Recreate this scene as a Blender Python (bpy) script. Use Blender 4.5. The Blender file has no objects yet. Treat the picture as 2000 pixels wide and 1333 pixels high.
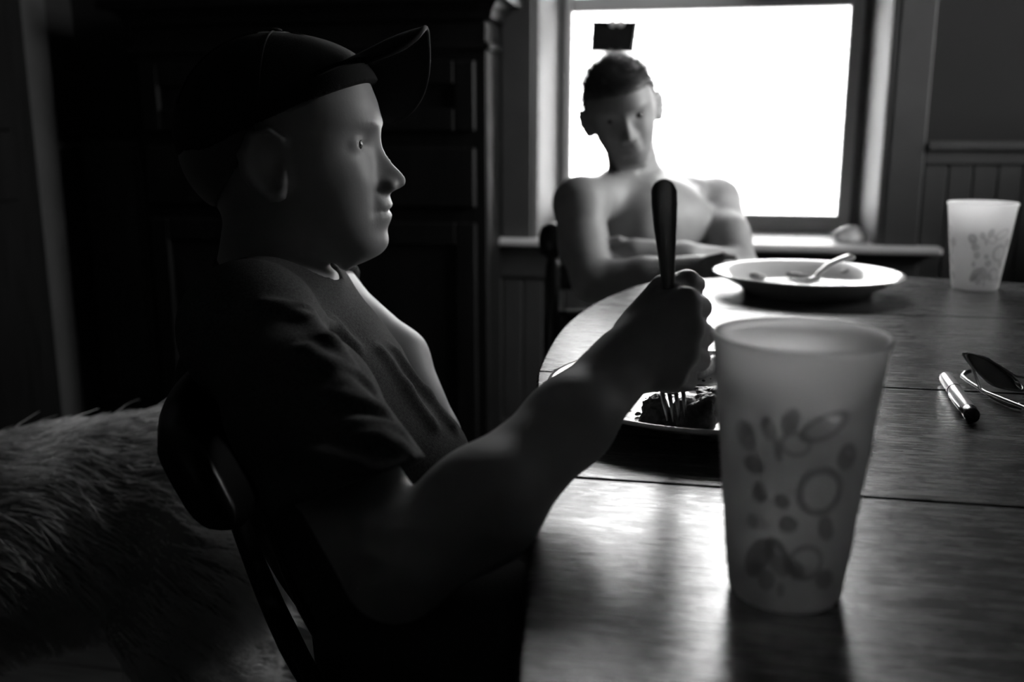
import bpy, math, random
import numpy as np
from mathutils import Vector, Matrix
random.seed(3); rng = np.random.default_rng(3)
S = bpy.context.scene; COL = S.collection

# ------------------------------------------------------------------ camera
f = 1900.0; YAW = math.radians(11); PIT = math.radians(12.3); EYE = .986
F = np.array([-math.sin(YAW)*math.cos(PIT), math.cos(YAW)*math.cos(PIT), -math.sin(PIT)])
R = np.array([math.cos(YAW), math.sin(YAW), 0.0]); U = np.cross(R, F); EYEP = np.array([0, 0, EYE])
cd = bpy.data.cameras.new('camera'); cam = bpy.data.objects.new('camera', cd); COL.objects.link(cam)
cd.sensor_width = 36; cd.lens = f*36/2000; cd.clip_start = .01; cd.clip_end = 200
cam.matrix_world = Matrix(((R[0], U[0], -F[0], 0), (R[1], U[1], -F[1], 0), (R[2], U[2], -F[2], EYE), (0, 0, 0, 1)))
cd.dof.use_dof = True; cd.dof.focus_distance = .82; cd.dof.aperture_fstop = 4.6
S.camera = cam
def at(px, py, z): return EYEP + z*(F + (px-1000)/f*R + (666.5-py)/f*U)   # point at a distance along the view axis
def on(px, py, h):                                                          # point on a level plane
    v = F + (px-1000)/f*R + (666.5-py)/f*U; return EYEP + v*((h-EYE)/v[2])
def onY(px, py, Y): v = F + (px-1000)/f*R + (666.5-py)/f*U; return EYEP + v*(Y/v[1])

# ------------------------------------------------------------------ light
S.view_settings.view_transform = 'Standard'; S.view_settings.look = 'None'
S.view_settings.gamma = 1; S.view_settings.use_curve_mapping = False
S.view_settings.exposure = EXPO = 2.3
W = bpy.data.worlds.new('sky'); S.world = W; W.use_nodes = True
W.node_tree.nodes['Background'].inputs[0].default_value = (1, 1, 1, 1)
W.node_tree.nodes['Background'].inputs[1].default_value = 3.2
sd = bpy.data.lights.new('sun', 'SUN'); so = bpy.data.objects.new('sun', sd); COL.objects.link(so)
sd.energy = 9.0; sd.angle = math.radians(.6); so.rotation_euler = (math.radians(38), 0, math.radians(12))
def portal(loc, rot, w, h):
    l = bpy.data.lights.new('daylight_portal', 'AREA'); o = bpy.data.objects.new('daylight_portal', l); COL.objects.link(o)
    l.shape = 'RECTANGLE'; l.size = w; l.size_y = h; l.cycles.is_portal = True; o.location = loc; o.rotation_euler = rot
portal((0, 3.13, 1.40), (math.radians(-90), 0, 0), .90, 1.5)
portal((1.46, 2.20, 1.62), (0, math.radians(90), 0), 1.34, .92)
S.cycles.max_bounces = 8; S.cycles.diffuse_bounces = 4; S.cycles.transparent_max_bounces = 12
S.cycles.use_denoising = True; S.cycles.sample_clamp_indirect = 6; S.cycles.caustics_reflective = False

# ------------------------------------------------------------------ materials
def mat(name, g, rough=.6, spec=.5, metal=0., bump=None, var=None, coat=0., sss=0.):
    m = bpy.data.materials.new(name); m.use_nodes = True; nt = m.node_tree; b = nt.nodes['Principled BSDF']
    b.inputs['Base Color'].default_value = (g, g, g, 1); b.inputs['Roughness'].default_value = rough
    b.inputs['Specular IOR Level'].default_value = spec; b.inputs['Metallic'].default_value = metal
    b.inputs['Coat Weight'].default_value = coat
    if sss: b.inputs['Subsurface Weight'].default_value = sss; b.inputs['Subsurface Radius'].default_value = (.008, .008, .008)
    tc = nt.nodes.new('ShaderNodeTexCoord')
    def noise(scale, stretch):
        mp = nt.nodes.new('ShaderNodeMapping'); mp.inputs['Scale'].default_value = stretch
        nt.links.new(tc.outputs['Object'], mp.inputs[0]); n = nt.nodes.new('ShaderNodeTexNoise')
        n.inputs['Scale'].default_value = scale; n.inputs['Detail'].default_value = 6; nt.links.new(mp.outputs[0], n.inputs[0]); return n
    if var:
        n = noise(var[0], var[1]); r = nt.nodes.new('ShaderNodeValToRGB')
        lo, hi = g*(1-var[2]), g*(1+var[2])
        r.color_ramp.elements[0].position = .35; r.color_ramp.elements[1].position = .65
        r.color_ramp.elements[0].color = (lo, lo, lo, 1); r.color_ramp.elements[1].color = (hi, hi, hi, 1)
        nt.links.new(n.outputs['Fac'], r.inputs[0]); nt.links.new(r.outputs[0], b.inputs['Base Color'])
    if bump:
        n = noise(bump[0], bump[1]); bp = nt.nodes.new('ShaderNodeBump'); bp.inputs['Strength'].default_value = bump[2]
        bp.inputs['Distance'].default_value = bump[3]; nt.links.new(n.outputs['Fac'], bp.inputs['Height']); nt.links.new(bp.outputs[0], b.inputs['Normal'])
    return m
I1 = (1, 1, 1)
M = dict(
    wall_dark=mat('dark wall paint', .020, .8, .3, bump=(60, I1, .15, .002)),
    wains=mat('grey trim paint', .060, .5, .4, var=(9, I1, .08)),
    white=mat('white trim paint', .62, .45, .5, var=(12, I1, .05)),
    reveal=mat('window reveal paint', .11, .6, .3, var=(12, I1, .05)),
    sash=mat('sash paint', .5, .45, .5),
    ceil=mat('ceiling paint', .16, .9, .2),
    room=mat('room wall paint', .07, .8, .3),
    floor=mat('floor boards', .06, .4, .5, var=(6, (1, 14, 1), .4)),
    dark=mat('dark stained wood', .007, .5, .2, var=(5, (8, 8, 1), .3), bump=(40, (6, 6, .6), .2, .002)),
    chair=mat('black chair paint', .008, .35, .5, bump=(30, I1, .15, .002)),
    skin=mat('skin', .30, .5, .45, bump=(420, I1, .12, .0008), var=(30, I1, .07), sss=.08),
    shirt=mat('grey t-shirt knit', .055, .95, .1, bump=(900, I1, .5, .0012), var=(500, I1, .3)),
    cap=mat('dark cap twill', .012, .9, .15, bump=(900, I1, .3, .001)),
    shorts=mat('dark shorts cloth', .03, .95, .1, bump=(500, I1, .3, .001)),
    hair=mat('short brown hair', .10, .5, .4),
    fur=mat('pale dog fur', .65, .6, .3),
    hide=mat('dog undercoat', .3, .9, .2),
    steel=mat('brushed steel', .28, .30, .5, 1.0),
    gloss=mat('white glaze', .88, .14, .5, coat=.4),
    plast=mat('white plastic', .8, .22, .5),
    black=mat('black plastic', .012, .25, .5),
    lens=mat('dark lens', .006, .04, .8),
    meat=mat('browned meat', .05, .32, .4, bump=(180, I1, .8, .004), var=(120, I1, .6)),
    food=mat('pale food', .45, .45, .4, bump=(150, I1, .5, .003), var=(80, I1, .3)),
    sauce=mat('brown sauce', .05, .2, .6),
    stone=mat('pale stone', .75, .5, .5, var=(14, I1, .45)),
    siding=mat('white siding', .80, .6, .3),
    ground=mat('lawn', .2, .9, .2, var=(3, I1, .4)),
    eye=mat('eye white', .6, .1, .6), iris=mat('dark iris', .02, .05, .8),
)
def glassm():
    m = bpy.data.materials.new('window glass'); m.use_nodes = True; nt = m.node_tree; b = nt.nodes['Principled BSDF']; o = nt.nodes['Material Output']
    t = nt.nodes.new('ShaderNodeBsdfTransparent'); g = nt.nodes.new('ShaderNodeBsdfGlossy'); g.inputs['Roughness'].default_value = .02
    fr = nt.nodes.new('ShaderNodeFresnel'); fr.inputs[0].default_value = 1.45; x = nt.nodes.new('ShaderNodeMixShader')
    nt.links.new(fr.outputs[0], x.inputs[0]); nt.links.new(t.outputs[0], x.inputs[1]); nt.links.new(g.outputs[0], x.inputs[2]); nt.links.new(x.outputs[0], o.inputs[0])
    nt.nodes.remove(b); return m
M['glass'] = glassm()
def frosted(name, tr, df, rf, g=.85):
    m = bpy.data.materials.new(name); m.use_nodes = True; nt = m.node_tree; nt.nodes.remove(nt.nodes['Principled BSDF']); o = nt.nodes['Material Output']
    T = nt.nodes.new('ShaderNodeBsdfTranslucent'); D = nt.nodes.new('ShaderNodeBsdfDiffuse'); Q = nt.nodes.new('ShaderNodeBsdfRefraction'); G = nt.nodes.new('ShaderNodeBsdfGlossy')
    for n in (T, D, Q): n.inputs['Color'].default_value = (g, g, g, 1)
    Q.inputs['Roughness'].default_value = .30; Q.inputs['IOR'].default_value = 1.12; G.inputs['Roughness'].default_value = .35
    def mix(a, b, fac):
        x = nt.nodes.new('ShaderNodeMixShader'); x.inputs[0].default_value = fac
        nt.links.new(a.outputs[0], x.inputs[1]); nt.links.new(b.outputs[0], x.inputs[2]); return x
    x = mix(mix(mix(T, D, df/(tr+df)), Q, rf), G, .05); nt.links.new(x.outputs[0], o.inputs[0]); return m
M['cup'] = frosted('frosted plastic', .6, .4, .42)
M['print'] = frosted('printed frosted plastic', .6, .4, .40, .62)
M['cup2'] = frosted('pale frosted plastic', .7, .3, .12, .95); M['print2'] = frosted('pale printed plastic', .7, .3, .12, .75)
M['clear'] = frosted('clear soft plastic', .5, .3, .6, .9)
def woodtop():
    m = bpy.data.materials.new('worn oak table top'); m.use_nodes = True; nt = m.node_tree; b = nt.nodes['Principled BSDF']; L = nt.links.new
    tc = nt.nodes.new('ShaderNodeTexCoord')
    def N(scale, st, det=8, dist=0.):
        mp = nt.nodes.new('ShaderNodeMapping'); mp.inputs['Scale'].default_value = st; L(tc.outputs['Object'], mp.inputs[0])
        n = nt.nodes.new('ShaderNodeTexNoise'); n.inputs['Scale'].default_value = scale; n.inputs['Detail'].default_value = det; n.inputs['Distortion'].default_value = dist; L(mp.outputs[0], n.inputs[0]); return n
    def ramp(n, p0, c0, p1, c1):
        r = nt.nodes.new('ShaderNodeValToRGB'); e = r.color_ramp.elements; e[0].position = p0; e[1].position = p1
        e[0].color = (c0, c0, c0, 1); e[1].color = (c1, c1, c1, 1); L(n.outputs['Fac'], r.inputs[0]); return r
    def mul(a, b_):
        x = nt.nodes.new('ShaderNodeMix'); x.data_type = 'RGBA'; x.blend_type = 'MULTIPLY'; x.inputs[0].default_value = 1
        L(a.outputs[0], x.inputs[6]); L(b_.outputs[0], x.inputs[7])
        class O: outputs = [x.outputs[2]]
        return O
    fine = ramp(N(45, (.9, 14, 1), 8, .3), .38, .35, .60, 1.0)
    broad = ramp(N(5, (.5, 7, 1), 5, 1.2), .35, .5, .65, 1.0)
    blot = ramp(N(7, (1, 2, 1)), .3, .6, .7, 1.0)
    base = nt.nodes.new('ShaderNodeRGB'); base.outputs[0].default_value = (TOPG, TOPG, TOPG, 1)
    c = mul(mul(mul(base, fine), broad), blot); L(c.outputs[0], b.inputs['Base Color'])
    b.inputs['Coat Weight'].default_value = .3; b.inputs['Coat Roughness'].default_value = .18
    rr = ramp(N(30, (1, 9, 1), 8), .3, .17, .7, .34); L(rr.outputs[0], b.inputs['Roughness'])
    bp = nt.nodes.new('ShaderNodeBump'); bp.inputs['Strength'].default_value = .13; bp.inputs['Distance'].default_value = .002
    L(fine.outputs[0], bp.inputs['Height']); L(bp.outputs[0], b.inputs['Normal']); L(bp.outputs[0], b.inputs['Coat Normal']); b.inputs['Specular IOR Level'].default_value = .75
    return m
TOPG = .135
M['top'] = woodtop()

# ------------------------------------------------------------------ mesh helpers
class MB:
    def __init__(s): s.v = []; s.f = []; s.sm = []
    def add(s, vs, fs, smooth=False):
        o = len(s.v); s.v += [tuple(map(float, p)) for p in vs]; s.f += [tuple(i+o for i in q) for q in fs]; s.sm += [smooth]*len(fs); return s
    def box(s, a, b, bev=0.):
        (x0, y0, z0), (x1, y1, z1) = a, b
        if x0 > x1: x0, x1 = x1, x0
        if y0 > y1: y0, y1 = y1, y0
        if z0 > z1: z0, z1 = z1, z0
        c = min(bev, (x1-x0)/2.2, (y1-y0)/2.2, (z1-z0)/2.2)
        if c <= 0:
            vs = [(x, y, z) for z in (z0, z1) for y in (y0, y1) for x in (x0, x1)]
            return s.add(vs, [(0, 2, 3, 1), (4, 5, 7, 6), (0, 1, 5, 4), (2, 6, 7, 3), (0, 4, 6, 2), (1, 3, 7, 5)])
        # chamfered box: 24 verts
        vs = []; idx = {}
        X = (x0, x1); Y = (y0, y1); Z = (z0, z1)
        for i in (0, 1):
            for j in (0, 1):
                for k in (0, 1):
                    sx, sy, sz = (c if i == 0 else -c), (c if j == 0 else -c), (c if k == 0 else -c)
                    idx[i, j, k, 0] = len(vs); vs.append((X[i], Y[j]+sy, Z[k]+sz))
                    idx[i, j, k, 1] = len(vs); vs.append((X[i]+sx, Y[j], Z[k]+sz))
                    idx[i, j, k, 2] = len(vs); vs.append((X[i]+sx, Y[j]+sy, Z[k]))
        fs = []
        for i in (0, 1):
            q = [idx[i, 0, 0, 0], idx[i, 1, 0, 0], idx[i, 1, 1, 0], idx[i, 0, 1, 0]]; fs.append(tuple(q if i else q[::-1]))
            q = [idx[0, i, 0, 1], idx[0, i, 1, 1], idx[1, i, 1, 1], idx[1, i, 0, 1]]; fs.append(tuple(q if i else q[::-1]))
            q = [idx[0, 0, i, 2], idx[1, 0, i, 2], idx[1, 1, i, 2], idx[0, 1, i, 2]]; fs.append(tuple(q if i else q[::-1]))
        for i in (0, 1):
            for j in (0, 1):
                p = (i+j) % 2
                for A, B, mk in ((0, 1, lambda t: (i, j, t)), (0, 2, lambda t: (i, t, j)), (1, 2, lambda t: (t, i, j))):
                    q = [idx[mk(0)+(A,)], idx[mk(1)+(A,)], idx[mk(1)+(B,)], idx[mk(0)+(B,)]]
                    fl = p if (A, B) != (0, 2) else 1-p
                    fs.append(tuple(q[::-1] if fl == 0 else q))
                for k in (0, 1):
                    q = [idx[i, j, k, 0], idx[i, j, k, 1], idx[i, j, k, 2]]
                    fs.append(tuple(q if (i+j+k) % 2 else q[::-1]))
        return s.add(vs, fs)
    def tube(s, pts, rad, n=12, flat=1., side=None):
        pts = [np.array(p, float) for p in pts]; m = len(pts)
        rad = [rad]*m if np.isscalar(rad) else list(rad)
        vs = []; fs = []; ref = np.array(side if side is not None else (0, 0, 1.), float)
        for i, p in enumerate(pts):
            t = pts[min(i+1, m-1)]-pts[max(i-1, 0)]; t /= np.linalg.norm(t)+1e-12
            a = np.cross(t, ref)
            if np.linalg.norm(a) < 1e-3: a = np.cross(t, (1, 0, .1))
            a /= np.linalg.norm(a); b = np.cross(t, a)
            for k in range(n):
                w = 2*math.pi*k/n; vs.append(p+rad[i]*(math.cos(w)*a+math.sin(w)*flat*b))
        for i in range(m-1):
            for k in range(n):
                k2 = (k+1) % n; fs.append((i*n+k, i*n+k2, (i+1)*n+k2, (i+1)*n+k))
        fs.append(tuple(range(n))[::-1]); fs.append(tuple((m-1)*n+k for k in range(n)))
        return s.add(vs, fs, True)
    def lathe(s, prof, c=(0, 0, 0), n=48, axis=None):
        ax = np.array(axis if axis is not None else (0, 0, 1.), float); ax /= np.linalg.norm(ax)
        a = np.cross(ax, (0, 1, 0.) if abs(ax[1]) < .9 else (1, 0, 0.)); a /= np.linalg.norm(a); b = np.cross(ax, a)
        vs = []; fs = []; c = np.array(c, float)
        for r, h in prof:
            for k in range(n):
                w = 2*math.pi*k/n; vs.append(c+ax*h+max(r, 1e-5)*(math.cos(w)*a+math.sin(w)*b))
        for i in range(len(prof)-1):
            for k in range(n):
                k2 = (k+1) % n; fs.append((i*n+k, i*n+k2, (i+1)*n+k2, (i+1)*n+k))
        fs.append(tuple(range(n))[::-1]); fs.append(tuple((len(prof)-1)*n+k for k in range(n)))
        return s.add(vs, fs, True)
    def prism(s, poly, z0, z1, bev=0.):
        n = len(poly); P = np.array(poly, float)
        def inset(d):
            e = np.roll(P, -1, 0)-P; e /= np.linalg.norm(e, axis=1)[:, None]+1e-9
            nr = np.stack([-e[:, 1], e[:, 0]], 1); m = nr+np.roll(nr, 1, 0); m /= np.linalg.norm(m, axis=1)[:, None]+1e-9; return P+m*d
        rings = [(P, z0), (P, z1)] if not bev else [(inset(bev), z0), (P, z0+bev), (P, z1-bev), (inset(bev), z1)]
        vs = [(p[0], p[1], z) for q, z in rings for p in q]; fs = [tuple(range(n))[::-1], tuple((len(rings)-1)*n+k for k in range(n))]
        for i in range(len(rings)-1):
            for k in range(n):
                k2 = (k+1) % n; fs.append((i*n+k, i*n+k2, (i+1)*n+k2, (i+1)*n+k))
        return s.add(vs, fs)
    def grid(s, fn, nu, nv, thick=0.):
        Pg = np.array([[fn(i/nu, j/nv) for j in range(nv+1)] for i in range(nu+1)], float)
        du = np.gradient(Pg, axis=0); dv = np.gradient(Pg, axis=1); N = np.cross(du, dv); N /= np.linalg.norm(N, axis=2)[..., None]+1e-12
        A = Pg+N*thick/2; B = Pg-N*thick/2; w = nv+1; o = (nu+1)*w
        vs = list(A.reshape(-1, 3))+list(B.reshape(-1, 3)); fs = []
        for i in range(nu):
            for j in range(nv):
                a = i*w+j; q = (a, a+w, a+w+1, a+1); fs.append(q); fs.append(tuple(o+t for t in q[::-1]))
        rim = [i*w for i in range(nu+1)]+[nu*w+j for j in range(1, nv+1)]+[i*w+nv for i in range(nu-1, -1, -1)]+[j for j in range(nv-1, 0, -1)]
        for k in range(len(rim)):
            a, b = rim[k], rim[(k+1) % len(rim)]; fs.append((b, a, o+a, o+b))
        return s.add(vs, fs, True)
    def ball(s, c, r, n=16, m=10, frame=None):
        rx, ry, rz = (r, r, r) if np.isscalar(r) else r; fr = np.eye(3) if frame is None else np.array(frame)
        vs = []; fs = []
        for i in range(m+1):
            th = math.pi*i/m
            for k in range(n):
                w = 2*math.pi*k/n; vs.append(np.array(c)+np.array([rx*math.sin(th)*math.cos(w), ry*math.sin(th)*math.sin(w), -rz*math.cos(th)]) @ fr)
        for i in range(m):
            for k in range(n):
                k2 = (k+1) % n; fs.append((i*n+k, i*n+k2, (i+1)*n+k2, (i+1)*n+k))
        return s.add(vs, fs, True)
    def mesh(s, name, m, origin=None):
        me = bpy.data.meshes.new(name); V = np.array(s.v, float)
        if origin is not None: V = V-np.array(origin)
        me.from_pydata(V.tolist(), [], s.f); me.polygons.foreach_set('use_smooth', s.sm); me.update()
        if m: me.materials.append(m)
        return me
    def obj(s, name, m, parent=None, label=None, kind=None):
        # geometry is written in world space; a child keeps its world place because things stand at unrotated empties
        org = np.array(parent_world(parent)); 
        if parent is None and s.v:
            V = np.array(s.v); org = np.array([(V[:, 0].min()+V[:, 0].max())/2, (V[:, 1].min()+V[:, 1].max())/2, V[:, 2].min()])
        o = bpy.data.objects.new(name, s.mesh(name, m, org)); COL.objects.link(o)
        if parent is None: o.location = org
        else: o.parent = parent
        if label: o['label'] = label
        if kind: o['kind'] = kind
        return o
def parent_world(p):
    w = np.zeros(3)
    while p is not None: w += np.array(p.location); p = p.parent
    return w
def thing(name, loc, label, cat, group=None):
    o = bpy.data.objects.new(name, None); COL.objects.link(o); o.location = tuple(map(float, loc)); o.empty_display_size = .05
    o['label'] = label; o['category'] = cat
    if group: o['group'] = group
    return o
def tag(o, label, cat, group=None):
    o['label'] = label; o['category'] = cat
    if group: o['group'] = group
    return o
def struct(o): o['kind'] = 'structure'; return o

# ------------------------------------------------------------------ signed-distance bodies
def nrm(v): v = np.array(v, float); return v/np.linalg.norm(v)
class Cap:                      # tapered capsule, optionally flattened along an axis
    def __init__(s, a, b, ra, rb=None, k=.012, ax=None, sc=1.):
        s.a = np.array(a, float); s.b = np.array(b, float); s.ra = ra; s.rb = ra if rb is None else rb; s.k = k
        s.ax = None if ax is None else nrm(ax); s.sc = sc
        s.c = (s.a+s.b)/2; s.rad = np.linalg.norm(s.b-s.a)/2+max(s.ra, s.rb)*max(1, sc)
    def d(s, P):
        a, b = s.a, s.b; q = P-a; ab = b-a
        if s.ax is not None:
            q = q+((1/s.sc-1)*(q @ s.ax))[:, None]*s.ax; ab = ab+(1/s.sc-1)*(ab @ s.ax)*s.ax
        t = np.clip((q @ ab)/(ab @ ab+1e-12), 0, 1)
        return np.linalg.norm(q-t[:, None]*ab, axis=1)-(s.ra+(s.rb-s.ra)*t)
class Ell:                      # ellipsoid in a frame (rows are axes)
    def __init__(s, c, r, fr=None, k=.012):
        s.c = np.array(c, float); s.r = np.array(r, float); s.fr = np.eye(3) if fr is None else np.array(fr, float); s.k = k; s.rad = max(r)
    def d(s, P):
        q = (P-s.c) @ s.fr.T; n = np.linalg.norm(q/s.r, axis=1); g = np.linalg.norm(q/s.r**2, axis=1)+1e-9
        return np.where(n < .3, -min(s.r)*(1-n), n*(n-1)/g)
class Fn:
    def __init__(s, fn, c, rad, k=.012): s.fn = fn; s.c = np.array(c, float); s.rad = rad; s.k = k
    def d(s, P): return s.fn(P)
def smin(a, b, k):
    h = np.clip(.5+.5*(b-a)/k, 0, 1); return b+(a-b)*h-k*h*(1-h)
def field(prims, P, cc=None, cr=None, post=None):
    D = np.full(len(P), .5)
    for p in prims:
        if cc is not None and np.linalg.norm(p.c-cc) > p.rad+cr+.06: continue
        D = smin(D, p.d(P), p.k) if p.k > 0 else np.minimum(D, p.d(P))
    return post(P, D) if post else D
def sdf_mesh(name, prims, h, post=None, disp=None):
    lo = np.min([p.c-p.rad for p in prims], 0)-.03; hi = np.max([p.c+p.rad for p in prims], 0)+.03
    B = 16; bs = B*h; nb = np.ceil((hi-lo)/bs).astype(int); G = nb*B+2
    bi = np.stack(np.meshgrid(*[np.arange(n) for n in nb], indexing='ij'), -1).reshape(-1, 3); cen = lo+(bi+.5)*bs
    Dc = field(prims, cen); cr = bs*.87; keep = Dc < cr*1.7+.02
    Dp = field(prims, cen, post=post) if post else Dc
    act = bi[keep & (np.abs(Dp) < cr*2.2+.02)]
    g = np.arange(B+1); loc = np.stack(np.meshgrid(g, g, g, indexing='ij'), -1).reshape(-1, 3); VID = []; VP = []; Q = []
    off = [(i, j, k) for i in (0, 1) for j in (0, 1) for k in (0, 1)]
    def gid(c): return (c[..., 0]*G[1]+c[..., 1])*G[2]+c[..., 2]
    for b in act:
        base = b*B; P = lo+(base+loc)*h; cc = lo+(b+.5)*bs
        D = field(prims, P, cc, cr, post)
        if D.min() > 0 or D.max() < 0: continue
        D = D.reshape(B+1, B+1, B+1); Sg = D < 0
        cnt = sum(Sg[i:B+i, j:B+j, k:B+k].astype(np.int8) for i, j, k in off); A = np.argwhere((cnt > 0) & (cnt < 8))
        if len(A):
            acc = np.zeros((len(A), 3)); num = np.zeros(len(A))
            for axis in range(3):
                e = np.eye(3, dtype=int)[axis]
                for u in (0, 1):
                    for w in (0, 1):
                        s0 = np.zeros(3, int); o2 = [x for x in range(3) if x != axis]; s0[o2[0]] = u; s0[o2[1]] = w
                        c0 = A+s0; c1 = c0+e; d0 = D[tuple(c0.T)]; d1 = D[tuple(c1.T)]; m = (d0 < 0) != (d1 < 0)
                        t = np.where(m, d0/np.where(d0-d1 == 0, 1, d0-d1), 0); pt = s0+np.outer(t, e)
                        acc += pt*m[:, None]; num += m
            VP.append(lo+(base+A+acc/num[:, None])*h); VID.append(gid(base+A+1))
        for axis in range(3):
            o2 = [(1, 2), (2, 0), (0, 1)][axis]; sl0 = [slice(0, B)]*3; sl1 = list(sl0); sl1[axis] = slice(1, B+1)
            s0 = Sg[tuple(sl0)]; s1 = Sg[tuple(sl1)]; E = np.argwhere(s0 != s1)
            if not len(E): continue
            ins = s0[tuple(E.T)]; eu = np.eye(3, dtype=int)[o2[0]]; ew = np.eye(3, dtype=int)[o2[1]]; c = base+E+1
            q = np.stack([gid(c-eu-ew), gid(c-ew), gid(c), gid(c-eu)], 1); q[~ins] = q[~ins][:, ::-1]; Q.append(q)
    VID = np.concatenate(VID); VP = np.concatenate(VP); Q = np.concatenate(Q)
    o = np.argsort(VID); VID = VID[o]; VP = VP[o]; ix = np.searchsorted(VID, Q); ix = np.clip(ix, 0, len(VID)-1); ok = (VID[ix] == Q).all(1); ix = ix[ok]
    if disp is not None: VP = disp(VP)
    me = bpy.data.meshes.new(name); nF = len(ix); me.vertices.add(len(VP)); me.vertices.foreach_set('co', VP.ravel())
    me.loops.add(nF*4); me.loops.foreach_set('vertex_index', ix.ravel().astype(np.int32)); me.polygons.add(nF)
    me.polygons.foreach_set('loop_start', np.arange(nF, dtype=np.int32)*4); me.polygons.foreach_set('use_smooth', np.ones(nF, bool)); me.update(calc_edges=True); me.validate()
    return me
def body(name, prims, h, m, parent, post=None, label=None, disp=None, relax=2):
    me = sdf_mesh(name, prims, h, post, disp); org = parent_world(parent) if parent is not None else np.zeros(3)
    n = len(me.vertices); co = np.empty(n*3); me.vertices.foreach_get('co', co); co = co.reshape(-1, 3)
    ed = np.empty(len(me.edges)*2, np.int32); me.edges.foreach_get('vertices', ed); ed = ed.reshape(-1, 2)
    for _ in range(relax):
        s_ = np.zeros_like(co); c_ = np.zeros(n); np.add.at(s_, ed[:, 0], co[ed[:, 1]]); np.add.at(s_, ed[:, 1], co[ed[:, 0]]); np.add.at(c_, ed.ravel(), 1)
        co = .5*co+.5*s_/np.maximum(c_, 1)[:, None]
    me.vertices.foreach_set('co', (co-org).ravel()); me.update(); me.materials.append(m)
    o = bpy.data.objects.new(name, me); COL.objects.link(o)
    if parent is not None: o.parent = parent
    if label: o['label'] = label
    return o
# ------------------------------------------------------------------ the room
YW = 2.75; XL, XR, YB, HC = -1.88, 1.32, -1.5, 2.45
fl = struct(bpy.data.objects.new('floor', MB().box((XL, YB, -.06), (XR, YW, -.012)).mesh('floor', M['dark']))); COL.objects.link(fl)
fb = MB().box((XL+.002, -.0445, -.012), (XR-.002, .0445, 0), .002).mesh('floor_board', M['floor'])
n = int((YW-YB)/.09)
for i in range(n):
    o = bpy.data.objects.new('floor_board', fb); COL.objects.link(o); o.parent = fl; o.location = (0, YB+.045+i*.09, 0)
struct(MB().box((XL-.1, YB-.1, HC), (XR+.1, YW+.36, HC+.08)).obj('ceiling', M['ceil']))
struct(MB().box((XL-.1, YB-.1, -.06), (XR+.1, YB, HC)).obj('wall_rear', M['room']))
V0, V1, VZ0, VZ1 = 1.75, 2.65, .96, 2.28
w = MB()
for a, b in (((XR, YB, -.06), (XR+.12, V0, HC)), ((XR, V1, -.06), (XR+.12, YW+.36, HC)), ((XR, V0, -.06), (XR+.12, V1, VZ0)), ((XR, V0, VZ1), (XR+.12, V1, HC))): w.box(a, b)
struct(w.obj('wall_right', M['room']))
w2 = thing('window_2', (XR, (V0+V1)/2, VZ0), 'double-hung window in the right wall beside the table', 'window'); w2['kind'] = 'structure'
for y0, y1 in ((V0-.09, V0+.01), (V1-.01, V1+.09)): MB().box((XR-.022, y0, VZ0), (XR, y1, VZ1+.08), .004).obj('casing', M['wains'], w2)
MB().box((XR-.024, V0, VZ1), (XR, V1, VZ1+.08), .004).obj('head_casing', M['wains'], w2)
MB().box((XR-.06, V0-.10, VZ0-.022), (XR+.05, V1+.10, VZ0), .005).obj('stool', M['white'], w2)
vm = (VZ0+VZ1)/2
for x_, z0, z1 in ((XR+.045, VZ0, vm+.02), (XR+.082, vm-.02, VZ1)):
    s_ = MB().box((x_-.017, V0, z0), (x_+.017, V0+.045, z1), .003).box((x_-.017, V1-.045, z0), (x_+.017, V1, z1), .003).box((x_-.017, V0+.045, z0), (x_+.017, V1-.045, z0+.045), .003).box((x_-.017, V0+.045, z1-.04), (x_+.017, V1-.045, z1), .003).obj('sash', M['white'], w2)
    MB().box((x_-.002, V0+.045, z0+.045), (x_+.002, V1-.045, z1-.04)).obj('pane', M['glass'], s_)
wl = struct(MB().box((XL-.1, YB, -.06), (XL, YW+.36, HC)).obj('wall_left', M['wall_dark']))

# window wall: plaster above the rail, beadboard wainscot below, opening for the window
OX, OZ0, OZ1 = .412, .66, 2.15
w = MB()
for a, b in (((XL, YW, -.06), (-OX-.05, YW+.36, HC)), ((OX+.05, YW, -.06), (XR, YW+.36, HC)), ((-OX-.05, YW, -.06), (OX+.05, YW+.36, OZ0)), ((-OX-.05, YW, OZ1), (OX+.05, YW+.36, HC))): w.box(a, b)
wb = struct(w.obj('wall_back', M['wall_dark']))
bd = MB().box((-.0295, -.012, .14), (.0295, 0, .93), .004).mesh('board', M['wains'])
wo = np.array(wb.location)
for x in list(np.arange(XL+.03, -.56, .06))+list(np.arange(.595, XR, .06)):
    o = bpy.data.objects.new('board', bd); COL.objects.link(o); o.parent = wb; o.location = tuple(np.array((x, YW, 0))-wo)
bs = MB().box((-.0295, -.012, .14), (.0295, 0, .565), .004).mesh('board', M['wains'])
for x in np.arange(-.53, .58, .06):
    o = bpy.data.objects.new('board', bs); COL.objects.link(o); o.parent = wb; o.location = tuple(np.array((x, YW, 0))-wo)
for nm, x0, x1 in (('trim_1', XL, -.562), ('trim_2', .562, XR)):
    struct(MB().box((x0, YW-.028, .928), (x1, YW, .955), .008).box((x0, YW-.018, .895), (x1, YW, .928), .004).obj(nm, M['wains']))
struct(MB().box((XL, YW-.022, 0), (XR, YW, .14), .006).obj('baseboard_back', M['wains']))

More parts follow.
